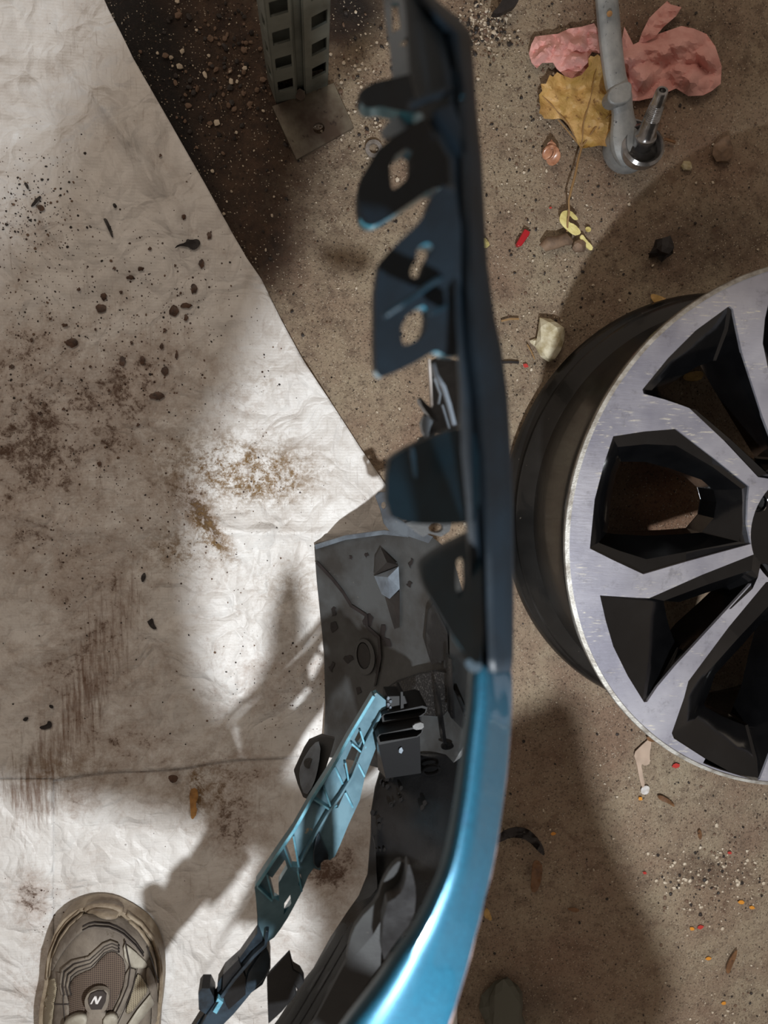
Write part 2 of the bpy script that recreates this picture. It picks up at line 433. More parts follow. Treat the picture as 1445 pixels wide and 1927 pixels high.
def leafm(name, a, b_, c_):
    m, nt, b = nodes(name)
    c = mix(nt, ramp(nt, noi(nt, 40, 5), [(0.38, g(0)), (0.62, g(1))]), a, b_)
    c = mix(nt, ramp(nt, noi(nt, 110, 5), [(0.58, g(0)), (0.7, g(1))]), c, c_)
    nt.links.new(c, b.inputs['Base Color']); b.inputs['Roughness'].default_value = 0.5
    bump(nt, b, noi(nt, 160, 5), 0.8, 0.002); return m
M_leaf = leafm('yellow_leaf', rgb(208, 168, 108), rgb(176, 142, 76), rgb(128, 92, 56))
M_leaf2 = leafm('pale_yellow_leaf', rgb(232, 220, 150), rgb(214, 200, 128), rgb(190, 170, 100))
M_brleaf = leafm('brown_leaf', rgb(128, 92, 60), rgb(96, 66, 44), rgb(64, 42, 30))
M_stem = mat('leaf_stem', rgb(150, 118, 78), 0.6)
M_red = mat('red_plastic', rgb(170, 24, 34), 0.35, coat=0.3, bmp=0.3)
M_rock = mat('pale_rock', rgb(214, 206, 180), 0.7, c2=rgb(168, 154, 118), scale=70, bmp=0.7, bscale=200)
M_rock2 = mat('brown_pebble', rgb(132, 108, 88), 0.7, c2=rgb(96, 78, 64), scale=80, bmp=0.5)
M_shell = mat('snail_shell', rgb(186, 134, 104), 0.3, c2=rgb(140, 92, 66), scale=120, coat=0.3)
M_darkbit = mat('dark_scrap', rgb(36, 30, 30), 0.5, c2=rgb(22, 18, 18), bmp=0.3)
M_crumb = mat('dull_dirt', rgb(20, 18, 17), 0.9, spec=0.1)
M_mud = mat('dried_mud', rgb(88, 62, 46), 0.45, c2=rgb(52, 36, 28), scale=120, bmp=0.5)
M_amber = mat('amber_tape', rgb(176, 128, 70), 0.35, c2=rgb(130, 92, 48), scale=80)
M_white = mat('white_scrap', rgb(214, 210, 208), 0.6, c2=rgb(180, 172, 165), scale=80)
M_gA = mat('gravel_pale', rgb(196, 182, 162), 0.5); M_gB = mat('gravel_brown', rgb(110, 88, 72), 0.7); M_gC = mat('gravel_dark', rgb(40, 32, 28), 0.6)
M_shoe_sole = mat('dirty_midsole', rgb(150, 136, 116), 0.6, c2=rgb(112, 96, 78), scale=50, bmp=0.5, bscale=200)
M_shoe = mat('worn_grey_suede', rgb(128, 118, 106), 0.75, c2=rgb(102, 92, 82), scale=30, bmp=0.5, bscale=400, grit=rgb(84, 74, 62), gl=0.63, gscale=100)
M_shoe_dk = mat('seam_dark', rgb(52, 44, 40), 0.8)
M_shoe_lt = mat('light_overlay', rgb(168, 162, 148), 0.6, c2=rgb(136, 128, 114), scale=40, bmp=0.3)
def meshfab(name, a, b_):
    m, nt, b = nodes(name)
    x = N(nt, 'ShaderNodeTexBrick', i_Scale=420.0, i_Color1=a, i_Color2=a, i_Mortar=b_); x.inputs['Mortar Size'].default_value = 0.12
    x.inputs['Brick Width'].default_value = 0.9; x.inputs['Row Height'].default_value = 0.9; x.offset = 0
    nt.links.new(coords(nt), x.inputs['Vector']); nt.links.new(x.outputs[0], b.inputs['Base Color'])
    b.inputs['Roughness'].default_value = 0.85; bump(nt, b, x.outputs['Fac'], -0.6, 0.001); return m
M_mesh_dk = meshfab('brown_mesh', rgb(62, 50, 44), rgb(108, 92, 78)); M_mesh_lt = meshfab('beige_mesh', rgb(110, 100, 84), rgb(160, 148, 124))

# ------------------------------------------------------------------ floor and sheets
def blobs(x, y, L):
    s = 0.0
    for cx, cy, rx, ry, a, k in L:
        c, s_ = math.cos(a), math.sin(a); dx, dy = x - cx, y - cy
        u = (dx * c + dy * s_) / rx; v = (-dx * s_ + dy * c) / ry
        q = u * u + v * v
        if q < 6: s += k * math.exp(-q)
    return s
def set_attr(o, name, vals):
    a = o.data.attributes.new(name, 'FLOAT', 'POINT'); a.data.foreach_set('value', vals)
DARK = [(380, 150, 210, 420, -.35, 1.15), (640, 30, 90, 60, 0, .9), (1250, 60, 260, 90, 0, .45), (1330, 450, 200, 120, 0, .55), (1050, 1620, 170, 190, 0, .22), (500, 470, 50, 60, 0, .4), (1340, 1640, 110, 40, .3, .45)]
OIL = [(265, 60, 90, 190, -.45, 1.1), (360, 300, 35, 180, -.5, .7), (660, 10, 80, 60, 0, .9), (990, 1890, 110, 60, 0, .5)]
RUST = [(1230, 260, 150, 130, 0, .5), (1150, 60, 160, 60, 0, .4), (1060, 1480, 150, 160, 0, .35), (1250, 940, 140, 160, 0, .9), (1150, 1850, 180, 90, 0, .3), (1340, 1700, 90, 60, 0, .2)]
rows = []; px_l = [-260 + 7.0 * i for i in range(int(2600 / 7))]; py_l = [-240 + 7.0 * j for j in range(int(2500 / 7))]
VV = []; T = []; O_ = []; R_ = []
for y in py_l:
    for x in px_l:
        p = P(x, y, 0); q = p * 28
        p.z = (0.0012 * noise.noise(q) + 0.0007 * noise.noise(q * 4)) - 0.001
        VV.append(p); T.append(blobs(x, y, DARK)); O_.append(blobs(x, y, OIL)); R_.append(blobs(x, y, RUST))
nx_ = len(px_l); FF = [(j * nx_ + i, j * nx_ + i + 1, (j + 1) * nx_ + i + 1, (j + 1) * nx_ + i) for j in range(len(py_l) - 1) for i in range(nx_ - 1)]
floor = link('floor', VV, FF, M_floor, None, None, 3.2); tag(floor, kind='structure')
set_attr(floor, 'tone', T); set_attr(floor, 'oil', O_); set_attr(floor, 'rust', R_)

def seg_d(x, y, a, b):
    dx, dy = b[0] - a[0], b[1] - a[1]; t = max(0, min(1, ((x - a[0]) * dx + (y - a[1]) * dy) / (dx * dx + dy * dy)))
    side = (x - a[0]) * dy - (y - a[1]) * dx
    return math.hypot(x - a[0] - t * dx, y - a[1] - t * dy), side
CREASE = [((130, 140), (190, 200), .004, 26), ((190, 200), (235, 262), .006, 24), ((235, 262), (285, 345), .006, 26), ((285, 345), (330, 450), .005, 30),
          ((170, 215), (120, 260), .004, 30), ((130, 300), (125, 400), .004, 28), ((85, 420), (120, 470), .005, 26), ((180, 420), (270, 520), .004, 40),
          ((60, 160), (135, 140), .003, 40), ((200, 330), (150, 420), .003, 30),
          ((335, 925), (440, 1040), .007, 26), ((430, 1000), (600, 1006), .008, 30), ((300, 880), (330, 1000), .005, 40), ((270, 1180), (420, 1290), .005, 40),
          ((0, 970), (150, 1000), .005, 50), ((20, 1100), (70, 1200), .004, 40), ((0, 1260), (120, 1215), .004, 40), ((340, 700), (420, 740), .004, 40), ((480, 720), (600, 700), .003, 50), ((100, 560), (220, 520), .003, 60)]
def hsheet(x, y):
    h = 0.0
    for a, b, H, wd in CREASE:
        d, s = seg_d(x, y, a, b)
        if d < wd * 3: h += 1.7 * H * math.exp(-d / (wd * (1.0 if s > 0 else 0.35)))
    q = Vector((x / 140.0, y / 140.0, 0.3))
    h += 0.006 * max(0, noise.noise(q) + .25) + 0.0028 * abs(noise.noise(q * 2.7)) + 0.0012 * noise.noise(q * 6)
    return h
DIRT = [(150, 740, 240, 110, .05, .42), (90, 860, 210, 90, 0, .38), (60, 1000, 150, 80, .1, .34), (260, 700, 70, 60, .4, .2), (190, 1150, 120, 160, .35, .35), (120, 1300, 150, 150, 0, .35),
        (330, 930, 80, 90, .8, .35), (395, 985, 16, 75, -.62, .7), (430, 1270, 140, 90, 0, .2), (280, 1400, 140, 50, 0, .35), (440, 1540, 60, 100, -.2, .65), (560, 1280, 100, 70, 0, .3), (610, 1700, 110, 160, 0, .25),
        (640, 1600, 60, 60, 0, .35), (60, 1690, 45, 60, 0, .65), (145, 1510, 40, 40, 0, .3), (500, 1450, 110, 30, 0, .3), (60, 430, 60, 40, 0, .35), (600, 1640, 60, 30, .4, .5), (300, 640, 200, 90, 0, .12), (-50, 800, 200, 300, 0, .2),
        (70, 1860, 60, 70, 0, .35), (330, 1840, 30, 60, 0, .2), (40, 640, 60, 30, 0, .3), (250, 1480, 130, 60, 0, .25)]
SCUF = [(165, 1290, 60, 240, .38, .55), (50, 1480, 60, 90, .2, .4), (120, 900, 140, 60, 0, .25), (430, 880, 120, 60, 0, .25)]
OCHR = [(430, 880, 110, 60, .1, 1.1), (520, 900, 90, 50, 0, .7), (390, 990, 22, 70, -.62, 1.2), (340, 1035, 60, 40, 0, .8), (400, 1480, 60, 50, 0, .6), (370, 1490, 10, 40, 0, 1.4), (540, 1100, 80, 60, 0, .4), (100, 1450, 90, 40, 0, .5), (480, 720, 60, 40, 0, .3)]
SPOT = [(60, 380, 90, 100, 0, .8), (150, 560, 200, 130, 0, .75), (330, 590, 90, 130, 0, .75), (90, 740, 140, 110, 0, .7), (230, 860, 160, 120, 0, .5), (500, 920, 80, 40, 0, .5), (90, 1700, 60, 60, 0, .5), (350, 1040, 70, 40, 0, .4), (-50, 600, 100, 200, 0, .7), (560, 1270, 80, 90, 0, .3), (160, 1000, 200, 100, 0, .35)]
EDGE = [(-260, 95), (0, 196), (20, 205), (60, 226), (110, 250), (230, 318), (350, 384), (450, 437), (500, 465), (540, 492), (620, 530), (700, 572), (780, 621), (880, 680), (945, 722), (1020, 765), (1150, 830), (1300, 868), (1465, 874), (1700, 850), (2200, 800)]
def edge_x(y):
    for (y0, x0), (y1, x1) in zip(EDGE, EDGE[1:]):
        if y <= y1: return x0 + (x1 - x0) * (y - y0) / (y1 - y0)
    return EDGE[-1][1]
def seam_y(x): return 1466 + (x - 100) * (1416 - 1466) / 520.0 + 3 * math.sin(x / 40.0)
def sheet_obj(name, patches, lift, label):
    V, F, A = [], [], [[], [], [], []]; key = {}
    for pg in patches:
        for r in range(len(pg) - 1):
            for c in range(len(pg[0]) - 1):
                ids = []
                for (x, y) in (pg[r][c], pg[r][c + 1], pg[r + 1][c + 1], pg[r + 1][c]):
                    k = (round(x, 1), round(y, 1))
                    if k not in key:
                        key[k] = len(V); V.append(P(x, y, lift(x, y)))
                        for q, L, kk in zip(A, (DIRT, SCUF, OCHR, SPOT), (1.13, 1, 1.1, 1)): q.append(min(1.3, kk * blobs(x, y, L)))
                    ids.append(key[k])
                F.append(tuple(ids))
    o = link(name, V, F, M_sheet, None, None, 3.2)
    for nme, q in zip(('dirt', 'scuff', 'ochre', 'spots'), A): set_attr(o, nme, q)
    md = o.modifiers.new('solid', 'SOLIDIFY'); md.thickness = 0.0011; md.offset = 1
    return tag(o, label, 'sheet')
NR, NC = 240, 130
pA = []
for r in range(NR + 1):
    t = r / NR; row = []
    for c in range(NC + 1):
        u = c / NC
        yy = -200 + t * (1460 + 200); xr = edge_x(yy)
        x = -180 + u * (xr + 180)
        x = x if u > 0 else -180
        yb = seam_y(x) if x > 100 else 1466 - (x - 100) * .0
        row.append((x, -200 + t * (yb + 200)))
    pA.append(row)
pB = [[(x_, 1466 + r * 7.0) if r else (x_, 1466) for x_ in [-180 + c * 10.0 for c in range(29)]] for r in range(105)]
def lift_main(x, y):
    h = hsheet(x, y)
    if y > 1600: h *= max(.15, 1 - (y - 1600) / 100.0)
    if y > 1380 and x > 100: h += .0035 * min(1, (y - 1380) / 60)       # the hem lifts over the lower sheet
    return 0.006 + h * 1.0
def lift_low(x, y): return 0.0025 + 0.0016 * abs(noise.noise(Vector((x / 60, y / 60, 2)))) + 0.0008 * noise.noise(Vector((x / 18, y / 18, 5)))
sheet_obj('vinyl_sheet', [pA, pB], lift_main, 'large crumpled white vinyl sheet smeared with brown mud, covering the left of the floor')
pC = [[(60 + c * 8.0, 1380 + r * 8.0) for c in range(int((edge_x(1500 + r * 4) - 60) / 8) if False else 101)] for r in range(105)]
sheet_obj('vinyl_mat', [pC], lift_low, 'flat ribbed white vinyl piece under the sheet, below its taped seam beside the trainer')

# ------------------------------------------------------------------ slotted upright and its base plate
post = empty('slotted_upright', P(566, 185, 0), 'grey galvanised steel upright with punched slots, bolted on a square foot', 'post')
plate('base_plate', [(512, 200), (628, 156), (666, 239), (558, 300)], 0.007, 0.006, M_plate, post, holes=[[(600 + 11 * math.cos(a * math.pi / 6), 241 + 11 * math.sin(a * math.pi / 6)) for a in range(12)]], step=22, bev=.001)
tube('bolt', [P(565, 178, 0.007), P(565, 178, 0.016)], 0.006, M_plate, post, 6)
UP = Vector((-0.045, 0.03, 1.0))
def slotted(name, a, b, z0, pitch, u0, u1, hh, H=0.62, zs=None, skew=0.0):
    """face between plan points a and b (px on floor) rising along UP, with a row of punched slots"""
    A, B = P(*a, 0) / S, P(*b, 0) / S
    us = [0, u0, u1, 1]; V, F = [], []
    hs = [0.0]; k = 0
    marks = []
    z = z0
    while z + hh < H:
        marks.append((z, z + hh)); z += pitch
    lv = [0.0]
    for m0, m1 in marks: lv += [m0, m1]
    lv.append(H)
    for L in lv:
        for u in us: V.append((A + (B - A) * u + UP * (L + skew * (u - .5)) if 0 < L < H else A + (B - A) * u + UP * L) * S)
    for i in range(len(lv) - 1):
        for j in range(3):
            if i % 2 == 1 and j == 1 and u1 > u0: continue
            F.append((i * 4 + j, i * 4 + j + 1, (i + 1) * 4 + j + 1, (i + 1) * 4 + j))
    o = link(name, V, F, M_galv, post, None, None)
    md = o.modifiers.new('solid', 'SOLIDIFY'); md.thickness = 0.0022; md.offset = 0
    return o
slotted('flange', (505, 148), (521, 194), 0.045, 0.054, .45, .8, .022, skew=.0)
slotted('front_face', (521, 194), (557, 188), 0.033, 0.054, .14, .90, .026, skew=.006)
slotted('groove_wall', (557, 188), (559, 172), 9, 9, .4, .6, .02)
slotted('groove_face', (559, 172), (572, 169), 9, 9, .4, .6, .02)
slotted('groove_wall', (572, 169), (575, 180), 9, 9, .4, .6, .02)
slotted('front_face', (575, 180), (615, 164), 0.040, 0.054, .30, .92, .026, skew=.006)
slotted('flange', (615, 164), (609, 128), 9, 9, .4, .6, .02)
slotted('back_web', (505, 148), (609, 128), 9, 9, .4, .6, .02)

# ------------------------------------------------------------------ alloy wheel
WB = Vector((0.581, -0.123, 0.0)); WH = 0.243; WR = 0.290; AX = Vector((0, 0, 1))
WC = WB + AX * WH
wheel = empty('alloy_wheel', WB * S, 'black alloy wheel with machined silver face, scuffed lip and no tyre, lying on the floor', 'wheel')
r_ = WR
lathe('barrel', [(r_ - .001, WH - .003), (r_, WH - .010), (r_ - .010, WH - .016), (r_ - .013, WH - .038), (r_ - .022, WH - .05), (r_ - .028, WH - .09), (r_ - .030, .09), (r_ - .026, .062), (r_ - .012, .052), (r_ - .008, .046), (r_ - .011, .040),
      (r_ - .012, .026), (r_ - .004, .020), (r_ - .001, .012), (r_ - .004, .002), (r_ - .018, 0), (r_ - .022, .02), (r_ - .038, .05), (r_ - .040, WH - .05), (r_ - .03, WH - .02)], WB, AX, M_barrel, wheel, 180, smooth=.6)
lathe('rim_lip', [(r_ - .004, WH + .001), (r_, WH - .001), (r_ + .0006, WH - .004), (r_ - .0005, WH - .008), (r_ - .006, WH - .006)], WB, AX, M_lip, wheel, 240, loop=True)
WIN = {
 'A': ([(1210, 741), (1208, 733), (1256, 674), (1308, 622), (1371, 576), (1378, 582), (1395, 663), (1445, 785), (1490, 880), (1475, 905), (1443, 900), (1370, 830), (1297, 768), (1250, 752)],
       [(1222, 740), (1222, 734), (1262, 704), (1300, 680), (1333, 668), (1340, 668), (1364, 712), (1420, 806), (1462, 875), (1458, 895), (1440, 896), (1370, 834), (1302, 776), (1255, 754)]),
 'B': ([(1153, 821), (1210, 812), (1272, 807), (1350, 862), (1426, 918), (1424, 945), (1424, 990), (1432, 1029), (1300, 1059), (1211, 1081), (1155, 1055), (1109, 1032), (1118, 940), (1135, 875)],
       [(1168, 869), (1214, 869), (1262, 882), (1320, 903), (1342, 922), (1348, 945), (1343, 975), (1320, 1002), (1270, 1006), (1215, 1008), (1170, 1006), (1143, 1003), (1150, 935), (1158, 895)]),
 'C': ([(1128, 1120), (1139, 1168), (1153, 1216), (1180, 1271), (1211, 1321), (1217, 1320), (1236, 1292), (1268, 1254), (1350, 1178), (1440, 1094), (1455, 1065), (1440, 1048), (1330, 1085), (1222, 1126)],
       [(1168, 1128), (1176, 1170), (1187, 1216), (1202, 1258), (1218, 1296), (1224, 1298), (1243, 1272), (1270, 1238), (1350, 1166), (1412, 1108), (1418, 1085), (1405, 1068), (1325, 1092), (1228, 1126)]),
 'D': ([(1294, 1282), (1286, 1313), (1263, 1379), (1267, 1389), (1326, 1427), (1377, 1455), (1422, 1468), (1429, 1465), (1470, 1360), (1490, 1240), (1515, 1130), (1500, 1095), (1460, 1102), (1380, 1184)],
       [(1316, 1274), (1305, 1310), (1284, 1360), (1288, 1368), (1332, 1393), (1377, 1412), (1403, 1422), (1411, 1419), (1445, 1330), (1468, 1230), (1490, 1150), (1480, 1115), (1455, 1120), (1392, 1192)]),
 'E': ([(1434, 646), (1438, 600), (1448, 556), (1490, 540), (1540, 532), (1612, 536), (1622, 548), (1600, 640), (1580, 760), (1556, 870), (1535, 880), (1510, 840), (1480, 770), (1450, 700)],
       [(1455, 660), (1460, 625), (1470, 600), (1500, 585), (1540, 578), (1585, 580), (1592, 590), (1575, 660), (1560, 760), (1545, 850), (1535, 860), (1520, 830), (1495, 770), (1470, 710)]),
}
e1, e2 = Vector((1, 0, 0)), Vector((0, 1, 0))
def loc2(px, py, d):
    q = onplane(px, py, WC - AX * d, AX) - (WC - AX * d); return Vector((q.dot(e1), q.dot(e2)))
DIN = 0.040
wins = []
SHR = {'C': (1330, 1140, .5), 'D': (1400, 1260, .35), 'A': (1400, 760, .12)}
for k, (o_, i_) in WIN.items():
    fx, fy, sh_ = SHR.get(k, (0, 0, 0))
    wins.append(([loc2(x, y, .002) for x, y in o_], [loc2(x + (fx - x) * sh_, y + (fy - y) * sh_, DIN) for x, y in i_]))
def ang(l): c = sum(l, Vector((0, 0))) / len(l); return math.atan2(c.y, c.x)
aB = ang(wins[1][0]); aD = ang(wins[3][0]); aE = ang(wins[4][0])
gap = (aE - aD) % (2 * math.pi)
for k in range(1, 5):
    a = aD + gap * k / 5 - aB; R2 = Matrix.Rotation(a, 2)
    wins.append(([R2 @ p for p in wins[1][0]], [R2 @ p for p in wins[1][1]]))
RS, RH = 0.2715, 0.070
def W3(p, d): return (WC + e1 * p.x + e2 * p.y - AX * d) * S
# triangulate the machined face
def circ(r, k): return [(r * math.cos(2 * math.pi * i / k), r * math.sin(2 * math.pi * i / k)) for i in range(k)]
pts, edges = [], []
wl = [dens([(p.x, p.y) for p in wo], .012) for wo, wi in wins]
rs_max = max(math.hypot(*p) for l in wl for p in l)
RS = min(max(RS, rs_max + .002), r_ - .006)
for lp in [circ(r_ - .002, 180), circ(RS, 150), circ(.218, 110), circ(RH, 60)] + wl:
    s = len(pts); pts += lp; edges += [(s + i, s + (i + 1) % len(lp)) for i in range(len(lp))]
v, e, f, _, _, _ = delaunay_2d_cdt([Vector(p) for p in pts], edges, [], 0, 1e-6)
wang = sorted(ang(wo) for wo, wi in wins)
ring, spk = [], {}
for t in f:
    cx = sum(v[i].x for i in t) / 3; cy = sum(v[i].y for i in t) / 3; rr = math.hypot(cx, cy)
    if rr > r_ - .002 or rr < RH or any(inside(cx, cy, l) for l in wl): continue
    if rr > RS: ring.append(tuple(t))
    else:
        a = math.atan2(cy, cx); k = sum(1 for q in wang if q < a) % len(wang); spk.setdefault(k, []).append(tuple(t))
def dish(p):
    rr = math.hypot(p[0], p[1]); return .001 + .13 * max(0, .218 - rr)
top = [W3(q, dish(q)) for q in v]
solid('rim_ring', top, ring, .004, [M_silver], wheel, .5)
def biggest(tl):
    left = set(tl); best = []
    vt = {}
    for t in tl:
        for i in t: vt.setdefault(i, []).append(t)
    while left:
        st = [left.pop()]; comp = list(st)
        while st:
            for i in st.pop():
                for u in vt[i]:
                    if u in left: left.discard(u); st.append(u); comp.append(u)
        if len(comp) > len(best): best = comp
    return best
for k in sorted(spk): solid('spoke_face', top, biggest(spk[k]), .004, [M_silver], wheel, .5)
# gloss black spoke bodies: sloping window walls
V, F = [], []
for wo, wi in wins:
    n_ = len(wo); s = len(V)
    V += [W3(p, dish(p) + .003) for p in wo] + [W3(p * .6 + q * .4, .013) for p, q in zip(wo, wi)] + [W3(q, DIN) for q in wi] + [W3(q * .997, DIN + .035) for q in wi]
    for L in range(3):
        for i in range(n_): F.append((s + L * n_ + i, s + L * n_ + (i + 1) % n_, s + (L + 1) * n_ + (i + 1) % n_, s + (L + 1) * n_ + i))
o = link('spoke_body', V, F, M_wblack, wheel, None, .35)
# back web closing the underside
pts, edges = [], []
for lp in [circ(r_ - .035, 120)] + [[(p.x, p.y) for p in wi] for wo, wi in wins]:
    s = len(pts); pts += lp; edges += [(s + i, s + (i + 1) % len(lp)) for i in range(len(lp))]
v, e, f, _, _, _ = delaunay_2d_cdt([Vector(p) for p in pts], edges, [], 0, 1e-6)
tr = [tuple(t) for t in f if not any(inside(sum(v[i].x for i in t) / 3, sum(v[i].y for i in t) / 3, [(p.x, p.y) for p in wi]) for wo, wi in wins)]
link('back_web', [W3(q, DIN + .034) for q in v], tr, M_wblack, wheel)
lug = [(.0895 * math.cos(a), .0895 * math.sin(a)) for a in [math.radians(153 + 72 * k) for k in range(5)]]
lq = loc2(1432, 947, .02); la = math.atan2(lq.y, lq.x); lr = lq.length
lug = [(lr * math.cos(la + math.radians(72 * k)), lr * math.sin(la + math.radians(72 * k))) for k in range(5)]
print('LUG r', lr, 'RS', RS, 'rsmax', rs_max)
RHUB = lr + .018
hv, ht = cdt([(x * 1000, y * 1000) for x, y in circ(RHUB, 64)], [[(a * 1000 + x * 10, b * 1000 + y * 10) for x, y in circ(1, 16)] for a, b in lug] + [[(x * 1000, y * 1000) for x, y in circ(.034, 32)]], 9)
solid('hub', [W3(Vector((x / 1000, y / 1000)), .024) for x, y in hv], ht, .05, [M_wblack], wheel, .5, bev=.002)
for a, b in lug:
    lathe('lug_seat', [(.0102, -.004), (.0085, -.012), (.0085, -.03), (.0102, -.03)], WC + e1 * a + e2 * b - AX * .024, AX, M_shiny, wheel, 20, loop=True)
tube('valve_stem', [onplane(1397, 1088, WC - AX * .05, AX) * S, onplane(1393, 1078, WC - AX * .035, AX) * S, onplane(1386, 1075, WC - AX * .03, AX) * S], .0045, M_shiny, wheel, 10)

# ------------------------------------------------------------------ bumper cover held up in front of the lens
bump_o = empty('bumper_cover', P(720, 1250, 0.0), 'teal-edged car bumper cover with black clip tabs and liner, running down the middle', 'bumper')
B = bump_o
def rz(y):
    L = [(-60, .66), (100, .67), (600, .685), (1250, .665), (1430, .665), (1650, .672), (1927, .672), (2100, .665), (2330, .65), (2450, .64)]
    for (a, p), (b, q) in zip(L, L[1:]):
        if y <= b: return p + (q - p) * max(0, (y - a)) / (b - a)
    return L[-1][1]
ST = [(-50, 755, 770, 782, 795), (0, 765, 780, 795, 815), (38, 768, 800, 828, 862), (66, 770, 830, 858, 884), (140, 775, 845, 865, 889), (200, 790, 850, 870, 893), (300, 846, 858, 875, 903), (400, 850, 860, 878, 908),
      (500, 855, 863, 882, 914), (600, 858, 866, 887, 928), (660, 863, 870, 893, 941), (750, 868, 882, 905, 952), (850, 868, 888, 910, 958), (950, 878, 894, 915, 962), (1050, 884, 899, 920, 963), (1150, 888, 902, 922, 963), (1235, 890, 903, 925, 962), (1264, 897, 906, 925, 958)]
rows = []
for y, a, b, c, d in ST:
    z = rz(y)
    rows.append([P(a, y, z - .004), P(a + 2, y, z), P((a + b) / 2, y, z), P(b, y, z - .001), P(b + 2, y, z - .008), P(b + 7, y, z - .008), P(c - 3, y, z + .001), P(c + 4, y, z + .002), P((c + d) / 2, y, z - .004), P(d - 3, y, z - .014), P(d, y, z - .045)])
rail = grid('mounting_flange', rows, M_navy, B, .002, .9)
tag(rail, 'dark navy mounting flange')
def re_(y):                                 # height of the lower right edge
    L = [(-60, .60), (1250, .605), (1430, .61), (1650, .625), (1927, .64), (2100, .635), (2450, .63)]
    for (a, p), (b, q) in zip(L, L[1:]):
        if y <= b: return p + (q - p) * max(0, (y - a)) / (b - a)
    return L[-1][1]
def tab(outline, z, holes=(), m=M_navy, th=.013, label=None, step=16):
    o = plate('clip_tab', outline, z, th, [m, M_teal_lit_edge], B, holes=holes, step=step, chk=1, bev=.0008, hchk=1)
    if label: tag(o, label)
    return o
# grey bracket behind the top tabs
plate('grey_bracket', [(722, -20), (775, -20), (778, 125), (768, 148), (740, 146), (736, 95), (728, 40)], 0.585, .004, [M_greytab, M_teal_lit_edge], B, holes=[[(736, 5), (750, 5), (756, 52), (738, 62)], [(750, 86), (766, 68), (766, 86)]], step=14, bev=.0008)
plate('grey_bracket', [(716, 236), (792, 192), (799, 226), (724, 266)], 0.625, .004, M_greytab, B, step=14, chk=1)
tab([(672, 178), (684, 165), (706, 152), (760, 142), (800, 128), (870, 126), (872, 196), (820, 206), (780, 214), (740, 206), (716, 200), (695, 204), (682, 198)], zf([(672, 178, 0.6), (780, 170, 0.665), (870, 160, 0.677)]))
plate('rib', [(770, 190), (850, 160), (852, 166), (774, 197)], 0.687, .006, M_navy, B, step=20)
tab([(866, 190), (815, 210), (715, 272), (692, 312), (673, 345), (674, 405), (688, 424), (708, 424), (758, 392), (816, 352), (866, 352)], zf([(673, 380, 0.6), (760, 320, 0.655), (866, 270, 0.681)]),
    holes=[[(733, 300), (775, 272), (775, 328), (742, 358), (736, 352)]])
tab([(868, 345), (818, 352), (800, 408), (735, 468), (706, 502), (705, 694), (714, 710), (726, 708), (776, 686), (812, 664), (822, 660), (840, 672), (868, 670)], zf([(705, 600, 0.655), (780, 560, 0.665), (868, 500, 0.687)]),
    holes=[[(784, 468), (806, 455), (816, 468), (800, 492), (793, 520), (774, 524), (772, 508), (784, 488)], [(755, 604), (794, 572), (806, 585), (800, 632), (770, 648), (756, 650)]])
plate('rib', [(722, 588), (830, 516), (838, 522), (728, 598)], 0.681, .008, M_navy2, B, step=24, bev=.001)
plate('rib', [(810, 585), (842, 572), (842, 580), (814, 592)], 0.681, .006, M_navy2, B, step=24)
plate('notch_frame', [(812, 352), (826, 360), (824, 398), (812, 402)], 0.665, .006, M_greytab, B, step=14, chk=1)
tab([(730, 870), (745, 856), (788, 832), (872, 800), (900, 820), (905, 980), (850, 988), (765, 985), (728, 968)], zf([(730, 900, 0.625), (800, 900, 0.6), (900, 890, 0.68)]), m=M_navy2)
plate('rib', [(772, 844), (780, 841), (786, 898), (779, 900)], 0.655, .004, M_navy2, B, step=24, chk=1)
tab([(792, 1072), (800, 1058), (832, 1036), (905, 1000), (912, 1252), (885, 1246), (850, 1195), (815, 1132), (800, 1108)], zf([(792, 1080, 0.625), (850, 1120, 0.645), (905, 1120, 0.685)]), m=M_navy2,
    holes=[[(858, 1056), (870, 1048), (882, 1056), (884, 1120), (870, 1128), (858, 1118)]])
# painted outer skin
SK = [(1248, 886, 960), (1290, 884, 962), (1330, 882, 962), (1400, 871, 957), (1460, 865, 952), (1530, 854, 942), (1600, 841, 932), (1650, 825, 922), (1690, 806, 910), (1730, 785, 902), (1760, 768, 893), (1800, 735, 884), (1840, 712, 872), (1880, 680, 860), (1927, 642, 846), (2000, 590, 818), (2100, 500, 806), (2200, 430, 812), (2262, 400, 850), (2330, 380, 915), (2420, 420, 935)]
PR = [(0, -.016), (.03, -.006), (.10, 0), (.22, .003), (.38, .001), (.50, -.006), (.62, -.014), (.76, -.023), (.9, -.032), (1.0, -.040)]
rows = []
for y, a, b in SK:
    z = rz(y); k = (z - re_(y)) / .040
    rows.append([P(a + (b - a) * u, y, z + (dz if u < .45 else dz * k)) for u, dz in PR])
skin = grid('painted_skin', rows, M_paint, B, .0028, 1.2, sub=1); tag(skin, 'glossy metallic teal painted edge')
rows = []
for y, a, b in SK:
    z = re_(y)
    rows.append([P(b - 1.5, y, z + .001), P(b + 2.5, y, z), P(b + 2.5, y, z - .006), P(b - 1.5, y, z - .006)])
grid('skin_rim', rows, M_rim, B, 0, .5, closed=True)
plate('end_cap', [(872, 1248), (884, 1238), (905, 1240), (908, 1262), (888, 1268)], .672, .012, M_navy2, B, step=10, chk=1)

